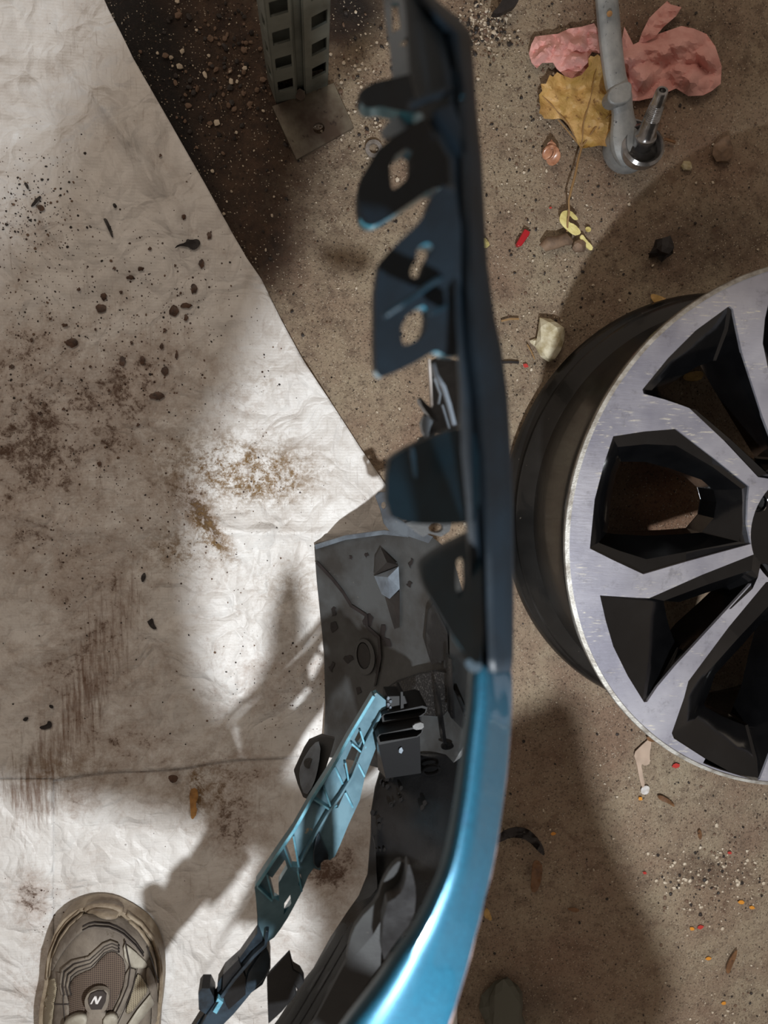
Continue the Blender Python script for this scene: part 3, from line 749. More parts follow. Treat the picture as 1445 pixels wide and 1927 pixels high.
# unseen plate added below the frame, shaped to cast the lower right shadow
plate('lower_shadow_blocker', [(700, 2260), (820, 2200), (961, 2250), (1107, 2173), (1219, 2112), (1286, 2079), (1313, 2228), (1392, 2400), (1421, 2469), (1401, 2543), (1320, 2657), (909, 2682), (895, 2490), (918, 2401), (800, 2330)], .60, .004, M_paint, B, step=40, chk=1)
plate('upper_shadow_blocker', [(1519, 2381), (1587, 2348), (1660, 2322), (1740, 2297), (1743, 2060), (1510, 2142), (1505, 2268)], .76, .003, M_navy, B, step=40)  # second unseen plate, added to shade the upper right floor
# liner
LZ = zf([(592, 1027, .012), (598, 1150, .010), (612, 1300, .014), (612, 1400, .03), (655, 1015, .05), (720, 998, .085), (700, 1150, .07), (700, 1300, .08), (715, 1440, .16), (790, 1010, .15), (790, 1200, .14), (860, 1100, .20), (870, 1350, .22), (875, 1200, .21), (800, 1420, .19)])
liner = plate('wheel_arch_liner', [(592, 1029), (594, 1024), (650, 1008), (722, 998), (770, 1004), (815, 1012), (850, 1040), (872, 1120), (884, 1240), (884, 1400), (860, 1440), (715, 1446), (660, 1430), (608, 1424), (612, 1330), (610, 1230), (602, 1150), (596, 1090)], LZ, .004, [M_liner, M_black2], B, step=10, bev=.0006)
tag(liner, 'matte grey-black inner liner')
def lp(name, pts_, m, dz=.003, th=.003, holes=(), step=9, chk=0, bev=.0):
    return plate(name, pts_, lambda x, y: LZ(x, y) + dz, th, m, B, holes=holes, step=step, chk=chk, bev=bev)
lp('top_lip', [(592, 1026), (650, 1008), (722, 998), (770, 1004), (768, 1011), (722, 1006), (650, 1016), (594, 1034)], M_greytab, .006, .005)
plate('corner_tab', [(706, 934), (712, 926), (728, 926), (738, 950), (748, 975), (790, 1000), (815, 1010), (806, 1022), (770, 1010), (735, 1002), (722, 985), (716, 960)], zf([(710, 930, .10), (760, 1000, .14), (815, 1015, .18)]), .004, [M_greytab, M_black2], B, holes=[[(722 + 5 * math.cos(a), 951 + 7 * math.sin(a)) for a in [k * .785 for k in range(8)]]], step=9, bev=.0008)
# moulded gable relief
def poly3(name, vs_, fs, m, parent=B, smooth=None): return link(name, [P(*q) for q in vs_], fs, m, parent, None, smooth)
g0 = lambda x, y, d=0: (x, y, LZ(x, y) + d)
poly3('moulded_relief', [g0(716, 1030, .004), g0(750, 1064, .006), g0(704, 1082, .004), g0(706, 1048, .004), g0(728, 1058, .016)], [(0, 1, 4), (1, 2, 4), (2, 3, 4), (3, 0, 4)], M_liner_dark)
poly3('moulded_relief', [g0(704, 1084, .004), g0(750, 1066, .006), g0(752, 1108, .005), g0(733, 1127, .004), g0(718, 1118, .004), g0(730, 1086, .015)], [(0, 1, 5), (1, 2, 5), (2, 3, 5), (3, 4, 5), (4, 0, 5)], M_greytab)
poly3('moulded_relief', [g0(724, 1122, .003), g0(752, 1112, .003), g0(752, 1180, .003), g0(742, 1184, .003), g0(742, 1140, .005)], [(0, 1, 4), (1, 2, 4), (2, 3, 4), (3, 0, 4)], M_liner_dark)
oc = lambda cx, cy, rx, ry, k, ro=0: [(cx + rx * math.cos(a) * math.cos(ro) - ry * math.sin(a) * math.sin(ro), cy + rx * math.cos(a) * math.sin(ro) + ry * math.sin(a) * math.cos(ro)) for a in [2 * math.pi * i / k for i in range(k)]]
lp('oval_boss', oc(686, 1236, 19, 34, 20, -.1), M_liner, .004, .004, holes=[oc(684, 1234, 13, 26, 18, -.1)])
lp('oval_boss', oc(684, 1234, 12, 24, 18, -.1), M_liner_dark, .0025, .002)
crack = [(595, 1058), (625, 1090), (645, 1115), (660, 1140), (688, 1158), (690, 1180), (712, 1200), (715, 1240), (705, 1290)]
lp('liner_crease', [(x - 1.5, y + 2) for x, y in crack] + [(x + 2.5, y - 2) for x, y in reversed(crack)], M_darkbit, .003, .002, step=10)
for i, (cx, cy, a, b_) in enumerate([(628, 1152, 4, 10), (628, 1180, 6, 12), (655, 1240, 8, 8), (624, 1255, 4, 9), (692, 1168, 10, 12), (720, 1190, 6, 14), (712, 1250, 5, 20), (675, 1300, 4, 8), (690, 1045, 3, 5), (773, 1060, 3, 9), (770, 1100, 5, 5), (660, 1050, 3, 3), (728, 1210, 10, 8)]):
    lp('dirt_smear', [(x + 2 * math.sin(k * 2.1 + i), y + 2 * math.cos(k * 1.7 + i)) for k, (x, y) in enumerate(oc(cx, cy, a, b_, 9, .2))], M_darkbit, .0012, .0006, step=9)
# dark facets to the right of the liner
plate('side_panel', [(806, 1150), (816, 1135), (842, 1190), (844, 1240), (812, 1250), (800, 1210)], lambda x, y: LZ(x, y) + .012, .004, M_blackpl, B, step=12, bev=.001)
plate('side_panel', [(846, 1170), (884, 1200), (888, 1330), (870, 1372), (848, 1350)], lambda x, y: LZ(x, y) + .02, .004, M_black2, B, step=12, bev=.001)
plate('gritty_pad', [(728, 1290), (812, 1262), (848, 1268), (850, 1350), (780, 1345), (730, 1320)], lambda x, y: LZ(x, y) + .014, .006, mat('wet_grit_plastic', rgb(28, 28, 29), .25, grit=rgb(70, 68, 66), gl=.56, gscale=500, bmp=.8, bscale=500), B, step=12, chk=1)
for k, (a, b_) in enumerate([((822, 1296), (835, 1400)), ((862, 1312), (882, 1362)), ((845, 1240), (850, 1352))]):
    plate('vertical_rib', [(a[0], a[1]), (a[0] + 5, a[1]), (b_[0] + 6, b_[1]), (b_[0], b_[1])], lambda x, y: LZ(x, y) + .035, .02, M_blackpl, B, step=20)
# black lower duct
DZ = zf([(715, 1462, .17), (700, 1520, .19), (697, 1600, .21), (760, 1500, .215), (780, 1560, .25), (770, 1640, .255), (850, 1460, .24), (840, 1560, .28), (690, 1690, .26), (632, 1750, .27), (585, 1835, .27), (523, 1923, .26), (470, 2000, .26), (700, 1760, .33), (640, 1900, .36)])
duct = plate('lower_duct', [(715, 1455), (706, 1485), (699, 1530), (697, 1600), (701, 1645), (680, 1685), (655, 1720), (622, 1770), (590, 1828), (572, 1850), (523, 1925), (450, 2020), (640, 2030), (760, 1840), (860, 1640), (890, 1500), (886, 1420), (790, 1420)], DZ, .005, M_blackpl, B, step=12, bev=.001)
tag(duct, 'glossy black curved duct panel')
dl = lambda d: (lambda x, y: DZ(x, y) + d)
plate('floor_patch_lug', oc(812, 1451, 19, 9, 20, -.15), dl(.006), .006, M_blackpl, B, holes=[oc(812, 1451, 14, 6, 16, -.15)], step=9)
plate('floor_patch_lug', oc(842, 1405, 12, 6, 16, -.15), dl(.010), .004, M_grease, B, step=9)
plate('duct_fold', [(699, 1560), (706, 1590), (711, 1672), (695, 1690), (672, 1700), (692, 1650)], dl(.01), .006, M_blackpl, B, step=12, bev=.001)
for k in range(4):
    o0 = k * 17
    plate('duct_rib', [(646 + o0, 1745), (652 + o0, 1748), (560 + o0, 1905), (535 + o0, 1945), (529 + o0, 1942), (554 + o0, 1900)], dl(.008), .008, M_black2, B, step=20)
rr_ = random.Random(5)
for k in range(22):
    x, y = rr_.choice([(708, 1540), (712, 1585), (755, 1490), (745, 1505), (800, 1525), (725, 1480)]); x += rr_.uniform(-12, 12); y += rr_.uniform(-18, 18)
    rock('dirt_crumb', P(x, y, DZ(x, y) + .002), rr_.uniform(.0012, .0028), M_crumb, k + 3, (1, 1.5, .25), 1, B)
# fin and tail pieces at the bottom
plate('fin', [(502, 1838), (545, 1792), (550, 1812), (554, 1835), (558, 1872), (530, 1905), (505, 1928), (503, 1880)], zf([(503, 1838, .30), (545, 1795, .36), (530, 1900, .30)]), .005, M_blackpl, B, step=14, bev=.001)
plate('fin', [(548, 1815), (552, 1824), (565, 1832), (573, 1847), (560, 1865), (552, 1850)], .30, .012, M_blackpl, B, step=12, bev=.001)
t_ = plate('bracket_ear', [(753, 1618), (735, 1634), (718, 1664), (711, 1694), (672, 1734), (657, 1770), (650, 1816), (662, 1806), (715, 1745), (722, 1700), (748, 1680), (764, 1660), (765, 1630)], zf([(753, 1620, .47), (715, 1700, .45), (655, 1800, .42)]), .006, M_black2, B, step=12, chk=1, bev=.001)
plate('inner_panel', [(722, 1700), (716, 1816), (690, 1850), (640, 1927), (600, 2000), (500, 2010), (590, 1925), (640, 1830), (668, 1780), (700, 1745)], zf([(715, 1720, .42), (650, 1850, .42), (560, 1960, .40)]), .005, M_black2, B, step=16, bev=.001)
plate('bracket_ear', [(767, 1622), (776, 1640), (784, 1680), (779, 1730), (742, 1776), (716, 1818), (722, 1702), (750, 1686), (762, 1664)], zf([(767, 1630, .485), (720, 1800, .46)]), .012, M_blackpl, B, step=14, chk=1, bev=.001)

# clip housing: two open pockets
def pocket(rim, zt, front, zb, m=M_pocket):
    cx = sum(p[0] for p in rim) / len(rim); cy = sum(p[1] for p in rim) / len(rim)
    inn = [(cx + (x - cx) * .93, cy + (y - cy) * .72) for x, y in rim]
    o = plate('clip_pocket', rim, zt, .05, m, B, holes=[inn], step=14, bev=.0006)
    a, b_, c, d = front
    link('pocket_front', [P(*a, zt), P(*b_, zt), P(*c, zb), P(*d, zb), P(*a, zt - .05), P(*b_, zt - .05), P(*c, zb - .03), P(*d, zb - .03)],
         [(0, 1, 2, 3), (4, 5, 6, 7), (0, 1, 5, 4), (1, 2, 6, 5), (2, 3, 7, 6), (3, 0, 4, 7)], m, B)
pocket([(718, 1348), (722, 1344), (795, 1328), (804, 1331), (802, 1340), (793, 1348), (720, 1362)], .225, ((720, 1360), (793, 1347), (792, 1372), (720, 1382)), .215)
pocket([(709, 1388), (714, 1382), (786, 1367), (797, 1369), (795, 1378), (786, 1387), (712, 1402)], .245, ((711, 1400), (790, 1385), (792, 1455), (726, 1465)), .215)
link('pocket_side', [P(709, 1395, .245), P(712, 1402, .245), P(727, 1466, .215), P(711, 1448, .19), P(709, 1395, .19), P(727, 1466, .18)], [(0, 1, 2, 3), (3, 2, 5, 4), (0, 3, 4)], M_blackpl, B)
plate('stud_block', [(727, 1310), (762, 1309), (771, 1336), (727, 1342)], .215, .03, M_pocket, B, step=20, bev=.001)
plate('stud_block', [(754, 1302), (758, 1302), (760, 1338), (754, 1338)], .222, .03, M_pocket, B, step=20)
for k in range(5): rock('dirt_crumb', P(731 + (k % 2) * 4, 1314 + k * 6, .217), .0016, M_greytab, k + 70, (1, 1.3, .6), 1, B)
rock('dirt_crumb', P(754, 1412, .242), .0022, M_greytab, 90, (1, 1.5, .4), 1, B)
plate('pocket_liner_strip', [(776, 1364), (796, 1358), (798, 1372), (778, 1374)], .247, .003, M_liner, B, step=10, chk=1)

# blue support grille
GZ = zf([(709, 1305, .215), (600, 1480, .25), (551, 1563, .275), (479, 1690, .275), (372, 1923, .26), (686, 1464, .225), (632, 1606, .255)])
blue = plate('blue_bracket', [(699, 1309), (709, 1304), (727, 1319), (724, 1345), (717, 1380), (705, 1414), (686, 1464), (677, 1506), (656, 1551), (640, 1590), (630, 1612), (620, 1619), (612, 1614), (604, 1620), (603, 1638), (590, 1634), (580, 1648), (568, 1678), (552, 1708), (541, 1728), (528, 1748), (516, 1764), (500, 1775), (486, 1740), (484, 1712), (479, 1670), (493, 1645), (520, 1606), (551, 1563), (585, 1503), (632, 1430), (655, 1388)],
    GZ, .010, [M_blue, M_blue_hi], B, step=10, bev=.0008,
    holes=[[(646, 1440), (662, 1404), (678, 1413), (665, 1448), (655, 1466)], [(624, 1522), (648, 1474), (657, 1472), (636, 1520)], [(534, 1593), (551, 1572), (558, 1602), (561, 1632), (546, 1631)],
           [(502, 1645), (512, 1652), (536, 1618), (541, 1634), (524, 1662), (525, 1696), (512, 1688)], [(559, 1642), (566, 1646), (568, 1670), (562, 1666)], [(667, 1392), (678, 1370), (681, 1394), (674, 1404)], [(535, 1700), (546, 1684), (548, 1700), (534, 1722)]])
tag(blue, 'dusty blue support bracket full of slots')
gl_ = lambda d: (lambda x, y: GZ(x, y) + d)
def band(line, w_): 
    L, R = [], []
    for i, (x, y) in enumerate(line):
        a = line[max(0, i - 1)]; b_ = line[min(len(line) - 1, i + 1)]; dx, dy = b_[0] - a[0], b_[1] - a[1]; q = math.hypot(dx, dy)
        L.append((x - dy / q * w_, y + dx / q * w_)); R.append((x + dy / q * w_, y - dx / q * w_))
    return L + R[::-1]
plate('raised_edge', band([(704, 1310), (655, 1392), (632, 1434), (588, 1503), (554, 1563), (520, 1612), (483, 1668)], 3.2), gl_(.014), .014, [M_blue_hi, M_blue], B, step=16, bev=.0008)
plate('centre_ridge', band([(718, 1344), (690, 1395), (663, 1462), (640, 1500), (618, 1530), (592, 1574), (566, 1622)], 1.8), gl_(.008), .008, M_blue, B, step=16)
for a, b_ in [((678, 1376), (688, 1408)), ((662, 1400), (680, 1416)), ((650, 1436), (656, 1470)), ((630, 1444), (645, 1476)), ((610, 1484), (622, 1518)), ((588, 1503), (620, 1524)), ((650, 1492), (664, 1520)), ((672, 1434), (686, 1462)),
              ((552, 1574), (562, 1632)), ((534, 1594), (548, 1632)), ((502, 1646), (514, 1692)), ((484, 1670), (512, 1696)), ((560, 1640), (568, 1678)), ((626, 1522), (634, 1516))]:
    plate('cross_rib', band([a, b_], 1.6), gl_(.007), .012, M_blue_hi, B, step=20)
plate('curved_gusset', [(598, 1560), (606, 1585), (622, 1618), (606, 1620), (600, 1640), (586, 1620)], gl_(.006), .018, M_slate, B, step=10, chk=1, bev=.001)
plate('bracket_tail', [(480, 1672), (484, 1668), (500, 1720), (504, 1752), (500, 1790), (508, 1800), (509, 1822), (494, 1853), (473, 1868), (460, 1884), (440, 1908), (422, 1926), (380, 1990), (330, 1990), (372, 1923), (399, 1888), (409, 1870), (409, 1852), (422, 1829), (450, 1804), (484, 1756), (484, 1724)], gl_(-.002), .014, [M_slate, M_blackpl], B, step=11, bev=.001,
      holes=[[(424, 1840), (440, 1832), (442, 1838), (428, 1848)]])
plate('tail_edge', band([(503, 1752), (500, 1780), (478, 1800), (440, 1845), (415, 1880), (392, 1912), (365, 1960)], 3), gl_(.008), .012, M_slate, B, step=14, bev=.001)
plate('tail_rib', [(500, 1780), (509, 1800), (508, 1824), (492, 1850), (472, 1866), (463, 1862), (464, 1836), (478, 1815)], gl_(.001), .02, M_slate, B, step=10, chk=1, bev=.001)
plate('tail_edge', band([(408, 1882), (416, 1886), (404, 1906)], 4), gl_(.012), .006, M_blue_hi, B, step=14)
plate('tail_block', [(373, 1868), (379, 1860), (394, 1860), (402, 1876), (404, 1900), (392, 1912), (374, 1900)], gl_(.004), .02, [M_slate, M_blackpl], B, step=10, bev=.001)
plate('tail_block', [(420, 1834), (448, 1806), (462, 1840), (462, 1872), (430, 1900), (418, 1868)], gl_(.004), .006, M_blackpl, B, step=10, bev=.001)
# grey ear left of the blue bracket
plate('grey_ear', [(553, 1452), (572, 1410), (582, 1394), (606, 1384), (630, 1390), (624, 1412), (612, 1450), (598, 1480), (582, 1506), (570, 1500), (560, 1476)], zf([(553, 1452, .10), (610, 1390, .13), (600, 1480, .15)]), .006, [M_black2, M_blackpl], B, step=10, bev=.001)
plate('grey_ear', [(566, 1440), (590, 1402), (604, 1398), (600, 1440), (590, 1478), (574, 1500), (562, 1468)], zf([(553, 1452, .108), (610, 1390, .138), (600, 1480, .158)]), .006, M_greytab, B, step=10, chk=1)
tube('rivet', [P(581, 1436, .112), P(581, 1436, .126)], .0055, M_blackpl, B, 16)
# small curved bracket seen past the big tab
plate('curved_bracket', [(812, 678), (824, 672), (866, 680), (880, 720), (880, 800), (847, 812), (819, 814), (807, 836), (795, 816), (791, 796), (800, 778), (788, 758), (787, 750), (792, 748), (804, 762), (814, 768)], zf([(812, 680, .41), (800, 800, .40), (870, 760, .44)]), .006, M_blackpl, B, step=11, bev=.0008)
plate('curved_lip', band([(816, 684), (822, 706), (836, 728), (846, 760), (856, 800)], 3.4), .50, .006, M_greytab, B, step=14)
plate('curved_lip', band([(808, 676), (811, 720), (813, 764)], 1.2), .47, .006, M_white, B, step=18)
plate('curved_lip', band([(818, 712), (829, 742), (826, 760)], 1.0), .47, .004, M_greytab, B, step=18)
plate('curved_lip', band([(833, 762), (840, 786), (846, 806)], 1.0), .47, .004, M_greytab, B, step=18)
plate('curved_lip', [(793, 794), (800, 780), (816, 792), (808, 808), (806, 832), (796, 814)], .45, .006, M_greytab, B, step=11, chk=1)
plate('curved_lip', [(790, 752), (796, 752), (818, 778), (826, 794), (816, 792), (796, 768)], .47, .008, M_blackpl, B, step=12, chk=1)
plate('curved_lip', [(784, 836), (790, 824), (800, 820), (802, 826), (792, 834), (787, 846)], .44, .006, M_black2, B, step=12)
plate('curved_bracket', [(762, 985), (800, 975), (850, 982), (846, 1000), (830, 1010), (808, 1004), (796, 1010), (785, 1004)], .40, .008, M_black2, B, holes=[oc(820, 994, 14, 9, 14)], step=9, bev=.001)

# ------------------------------------------------------------------ trainer
shoe = empty('trainer_shoe', P(190, 1960, 0.0), 'dirty grey-beige mesh trainer, toe pointing up, standing on the white sheet', 'shoe')
OUT = [(83, 1856), (84, 1825), (90, 1792), (100, 1760), (112, 1737), (138, 1714), (160, 1707), (185, 1704), (212, 1708), (238, 1720), (262, 1735), (280, 1750), (296, 1778), (305, 1810), (307, 1850), (304, 1890), (298, 1930), (296, 2000), (290, 2080), (270, 2150), (230, 2190), (180, 2195), (130, 2170), (95, 2110), (80, 2040), (74, 1960), (72, 1915), (76, 1885)]
OUT = chaikin(OUT, 1)
def edge_dist(x, y, poly):
    return min(seg_d(x, y, poly[i], poly[(i + 1) % len(poly)])[0] for i in range(len(poly)))
UPP = [(190 + (x - 190) * .93, 1955 + (y - 1955) * .955) for x, y in OUT]
def SZ(x, y):
    d = edge_dist(x, y, UPP) if inside(x, y, UPP) else 0
    t = min(1, d / 75.0); h = .030 + .046 * math.sqrt(max(0, 1 - (1 - t) ** 2))
    h += .028 * max(0, min(1, (y - 1800) / 260.0)) * t
    return h
plate('midsole', OUT, lambda x, y: .036, .026, M_shoe_sole, shoe, step=14, smooth=.8, bev=.004)
v, t = cdt(UPP, [], 9)
solid('upper', [P(x, y, SZ(x, y)) for x, y in v], t, .004, M_shoe, shoe, 3)
def sz(d): return lambda x, y: SZ(x, y) + d
def C7(L): return [(x / 3.6125, 1640 + y / 3.6125) for x, y in L]
plate('toe_guard', C7([(345, 700), (350, 590), (400, 460), (470, 370), (560, 290), (640, 262), (740, 268), (860, 310), (950, 390), (1010, 480), (1030, 560), (1000, 610), (970, 620), (930, 540), (850, 450), (760, 400), (680, 382), (600, 385), (540, 420), (470, 490), (400, 590)]), sz(.003), .003, M_shoe, shoe, step=8, smooth=3, chk=1)
plate('toe_bumper', C7([(560, 262), (610, 240), (700, 232), (790, 245), (840, 275), (800, 320), (740, 330), (680, 318), (640, 290), (590, 285)]), sz(.010), .012, M_shoe_sole, shoe, step=8, smooth=3, chk=1)
for k, off in enumerate((0, 1)):
    L = [(560, 402 - off * 24), (600, 382 - off * 24), (640, 374 - off * 24), (740, 382 - off * 24), (790, 402 - off * 24), (840, 430 - off * 24), (920, 505 - off * 24), (975, 580 - off * 20)]
    plate('stitch_line', C7(band(L, 2.4)), sz(.0045), .003, M_shoe_dk, shoe, step=6, smooth=3)
plate('mesh_vamp', C7([(740, 545), (800, 560), (850, 620), (850, 740), (810, 840), (770, 920), (740, 1037), (700, 1200), (480, 1200), (470, 1037), (455, 830), (490, 730), (560, 690), (630, 665), (680, 600)]), sz(.002), .002, M_mesh_dk, shoe, step=8, smooth=3, chk=1)
for k, off in enumerate((0, 24, 48)):
    L = [(470 - off, 840), (455 - off, 780 - off * .1), (470 - off, 710 - off * .8), (520 - off * .6, 670 - off * 1.1), (610 - off * .2, 640 - off * 1.0), (660 - off * .2, 590 - off * .9), (700, 545 - off * .9), (750, 525 - off * .9), (800, 545 - off * .9)]
    plate('overlay_stripe', C7(band(L, 9)), sz(.0045), .003, M_shoe, shoe, step=5, smooth=3)
    plate('stitch_line', C7(band([(x + 11, y + 9) for x, y in L], 2.2)), sz(.0052), .003, M_shoe_dk, shoe, step=5, smooth=3)
plate('side_mesh', C7([(330, 740), (370, 730), (385, 800), (370, 900), (350, 1037), (340, 1250), (290, 1250), (285, 1000), (290, 880), (310, 800)]), sz(.002), .002, M_mesh_lt, shoe, step=8, smooth=3)
plate('overlay_panel', C7([(385, 690), (430, 700), (450, 840), (465, 900), (470, 1037), (480, 1300), (350, 1300), (372, 900), (392, 800)]), sz(.0035), .003, M_shoe, shoe, step=8, smooth=3)
plate('stitch_line', C7(band([(430, 740), (428, 900), (440, 1037), (450, 1200)], 2.2)), sz(.005), .003, M_shoe_dk, shoe, step=5, smooth=3)
plate('stitch_line', C7(band([(365, 903), (465, 905)], 2.5)), sz(.005), .003, M_shoe_dk, shoe, step=5, smooth=3)
plate('overlay_panel', C7([(835, 490), (880, 520), (940, 570), (1000, 630), (990, 660), (900, 660), (850, 620)]), sz(.005), .003, M_shoe_lt, shoe, step=7, smooth=3, chk=1)
plate('side_mesh', C7([(940, 690), (985, 760), (1010, 810), (940, 900), (880, 975), (850, 960), (890, 850), (920, 740)]), sz(.004), .002, M_mesh_lt, shoe, step=8, smooth=3, chk=1)
plate('overlay_panel', C7([(860, 660), (930, 670), (905, 780), (860, 900), (800, 1000), (760, 1100), (720, 1100), (770, 950), (830, 830)]), sz(.0045), .003, M_shoe, shoe, step=7, smooth=3, chk=1)
plate('overlay_panel', C7([(1000, 640), (1040, 700), (1075, 820), (1075, 1037), (1060, 1300), (1010, 1300), (1030, 1000), (1030, 850), (990, 730)]), sz(.004), .003, M_shoe, shoe, step=7, smooth=3, chk=1)
plate('side_stripe', C7([(1020, 840), (1050, 900), (940, 1037), (900, 1090), (850, 1070), (930, 950)]), sz(.006), .003, M_shoe_lt, shoe, step=7, smooth=3)
for q in ([(850, 480), (870, 590), (885, 660), (870, 780), (820, 900), (770, 1000)], [(930, 670), (905, 790), (850, 930), (800, 1037)], [(1000, 520), (1040, 640), (1075, 760)]):
    plate('stitch_line', C7(band(q, 2.2)), sz(.0075), .003, M_shoe_dk, shoe, step=5, smooth=3)
plate('side_ridge', C7(band([(330, 720), (345, 600), (400, 470), (470, 370), (560, 290)], 5)), sz(.005), .006, M_shoe_sole, shoe, step=6, smooth=3)
plate('side_ridge', C7(band([(312, 740), (325, 590), (385, 440), (450, 350), (540, 272)], 5)), lambda x, y: .040, .008, M_shoe_sole, shoe, step=6, smooth=3)
plate('side_ridge', C7(band([(860, 300), (960, 370), (1040, 470), (1080, 600), (1090, 760), (1080, 900)], 6)), lambda x, y: .041, .008, M_shoe_sole, shoe, step=6, smooth=3)
plate('side_ridge', C7(band([(850, 320), (940, 400), (1010, 500), (1050, 620), (1065, 760)], 5)), sz(.005), .008, M_shoe_sole, shoe, step=6, smooth=3)
plate('tongue', C7([(590, 940), (700, 940), (720, 1000), (760, 1200), (740, 1500), (540, 1500), (530, 1200), (585, 1010)]), sz(.010), .008, M_shoe, shoe, step=9, smooth=3, chk=1)
plate('tongue_tag', C7([(575, 870), (600, 825), (650, 800), (710, 802), (742, 830), (738, 900), (715, 955), (640, 965), (590, 955), (575, 910)]), sz(.014), .006, M_shoe, shoe, step=7, smooth=.8, chk=1)
plate('tongue_tag', C7([(600, 870), (615, 835), (660, 815), (700, 815), (722, 840), (715, 890), (690, 938), (620, 940), (603, 905)]), sz(.0165), .003, M_slate if False else M_shoe_dk, shoe, step=7, smooth=.8)
plate('tag_letter', C7([(612, 902), (640, 852), (654, 852), (662, 884), (676, 852), (692, 852), (664, 902), (650, 902), (641, 868), (624, 902)]), sz(.018), .0015, M_white, shoe, step=20)
for s_ in ([(430, 1037), (480, 1000), (540, 985), (590, 1000), (580, 1060), (430, 1080)], [(700, 1000), (760, 980), (800, 1010), (790, 1060), (700, 1060)]):
    plate('lace', C7(s_), sz(.014), .008, M_shoe_lt, shoe, step=7, smooth=3, chk=1)

# ------------------------------------------------------------------ link arm, paper, leaves and litter
arm = empty('suspension_arm', P(1192, 275, 0.0), 'forged aluminium suspension arm ending in a greasy ball joint, over the pink paper', 'arm')
ARMP = [((1135, -60), 21, .075), ((1142, 0), 23, .070), ((1148, 80), 23, .060), ((1157, 150), 22, .052), ((1163, 166), 26, .050), ((1168, 185), 23, .046), ((1172, 215), 20, .040), ((1176, 250), 30, .036), ((1183, 272), 38, .034), ((1187, 296), 36, .030), ((1190, 312), 26, .024)]
rows = []
for (x, y), hw, z in ARMP:
    dx = hw
    rows.append([P(x - dx, y, z - .012), P(x - dx, y, z), P(x - dx * .8, y, z + .006), P(x - dx * .35, y, z + .009), P(x + dx * .3, y, z + .009), P(x + dx * .75, y, z + .006), P(x + dx, y, z), P(x + dx, y, z - .014), P(x, y, z - .018)])
grid('arm_shank', rows, M_steel, arm, 0, .7, closed=True, sub=1)
plate('forging_collar', [(1143, 178), (1152, 163), (1176, 152), (1189, 154), (1190, 170), (1188, 190), (1160, 198), (1146, 192)], .062, .020, M_steel, arm, step=9, chk=1, bev=.002)
SC = P(1190, 274, .02) / S
lathe('socket', [(.0, .0), (.030, .0), (.0315, .006), (.031, .022), (.027, .028), (.0255, .030), (.0245, .026), (.022, .022), (.018, .016), (0, .012)], (SC.x - .003, SC.y, .003), (0, 0, 1), M_steel, arm, 48)
SD = (P(1245, 183, .115) / S - P(1208, 282, .048) / S).normalized(); s0 = P(1205, 282, .035) / S
lathe('socket_rim', [(.0265, -.006), (.028, .0), (.0275, .006), (.024, .009), (.021, .006), (.020, -.004)], s0 + SD * .004, (SD.x * .35, SD.y * .35, 1), M_shiny, arm, 48, loop=True)
lathe('grease', [(0, .006), (.010, .008), (.016, .004), (.021, .002), (.022, -.01)], s0 + SD * .002, (SD.x * .35, SD.y * .35, 1), M_grease, arm, 32)
tp = P(1245, 183, .115) / S; L_ = (tp - s0).length
prof = [(.0125, 0), (.0125, L_ * .18), (.0135, L_ * .22), (.0135, L_ * .26), (.0105, L_ * .30), (.0100, L_ * .55)]
for k in range(9): prof += [(.0098 - k * .00015, L_ * (.56 + k * .028)), (.0090 - k * .00015, L_ * (.574 + k * .028))]
prof += [(.0078, L_ * .84), (.0072, L_ * .98), (.0064, L_), (.0040, L_), (.0036, L_ - .008), (0, L_ - .009)]
lathe('ball_stud', prof, s0, SD, M_shiny, arm, 28)
tube('rust_spot', [P(1147, 26, .0785), P(1147, 26, .0795)], .003, M_amber, arm, 8)

def crumple(name, outline, z0, amp, m, seed, label, cat, step=7, fr=24.0, lean=None, group=None, th=.0008):
    outline = outline
    def f(x, y):
        q = Vector((x / fr, y / fr, seed)); q2 = q * 2.3 + Vector((5, 3, 1))
        dd = noise.voronoi(q * .9)[0]; de = noise.voronoi(q2 * .7)[0]
        h = .55 * (dd[1] - dd[0]) + .22 * (de[1] - de[0]) + .8 * abs(noise.noise(q * .8))
        d = edge_dist(x, y, outline) if inside(x, y, outline) else 0
        return z0 + amp * h * (.35 + .65 * min(1, d / 25.0)) + (lean(x, y) if lean else 0)
    o = plate(name, outline, f, th, m, None, step=step, rnd=.35, smooth=.35, seed=int(seed * 10))
    return tag(o, label, cat, group)
def C1(L): return [(960 + x / 2.979, y / 2.979) for x, y in L]
crumple('paper_towel', C1([(105, 300), (118, 250), (140, 205), (210, 195), (265, 190), (330, 160), (400, 150), (470, 130), (500, 180), (510, 250), (500, 300), (460, 290), (440, 320), (450, 350), (420, 420), (385, 445), (345, 470), (300, 420), (262, 385), (240, 350), (180, 352), (150, 382), (120, 350)]), .006, .034, M_pink, 3.7, 'crumpled pink paper towel left of the metal arm, above the yellow leaf', 'paper', step=5, fr=26)
crumple('paper_towel', C1([(560, 330), (620, 260), (640, 150), (660, 190), (690, 250), (720, 235), (830, 190), (960, 145), (1030, 160), (1100, 190), (1150, 260), (1185, 370), (1180, 470), (1130, 510), (1080, 535), (1000, 538), (930, 495), (830, 540), (720, 565), (600, 560), (560, 450)]), .005, .040, M_pink, 8.3, 'crumpled pink paper towel right of the metal arm, mostly in shadow', 'paper', step=5, fr=44)
crumple('paper_towel', C1([(720, 240), (740, 180), (780, 100), (830, 50), (880, 5), (900, 25), (960, 40), (930, 90), (860, 150), (810, 210), (760, 235)]), .010, .03, M_pink, 5.1, 'thin twist of dark pink paper above the larger paper right of the arm', 'paper', step=6, fr=22)
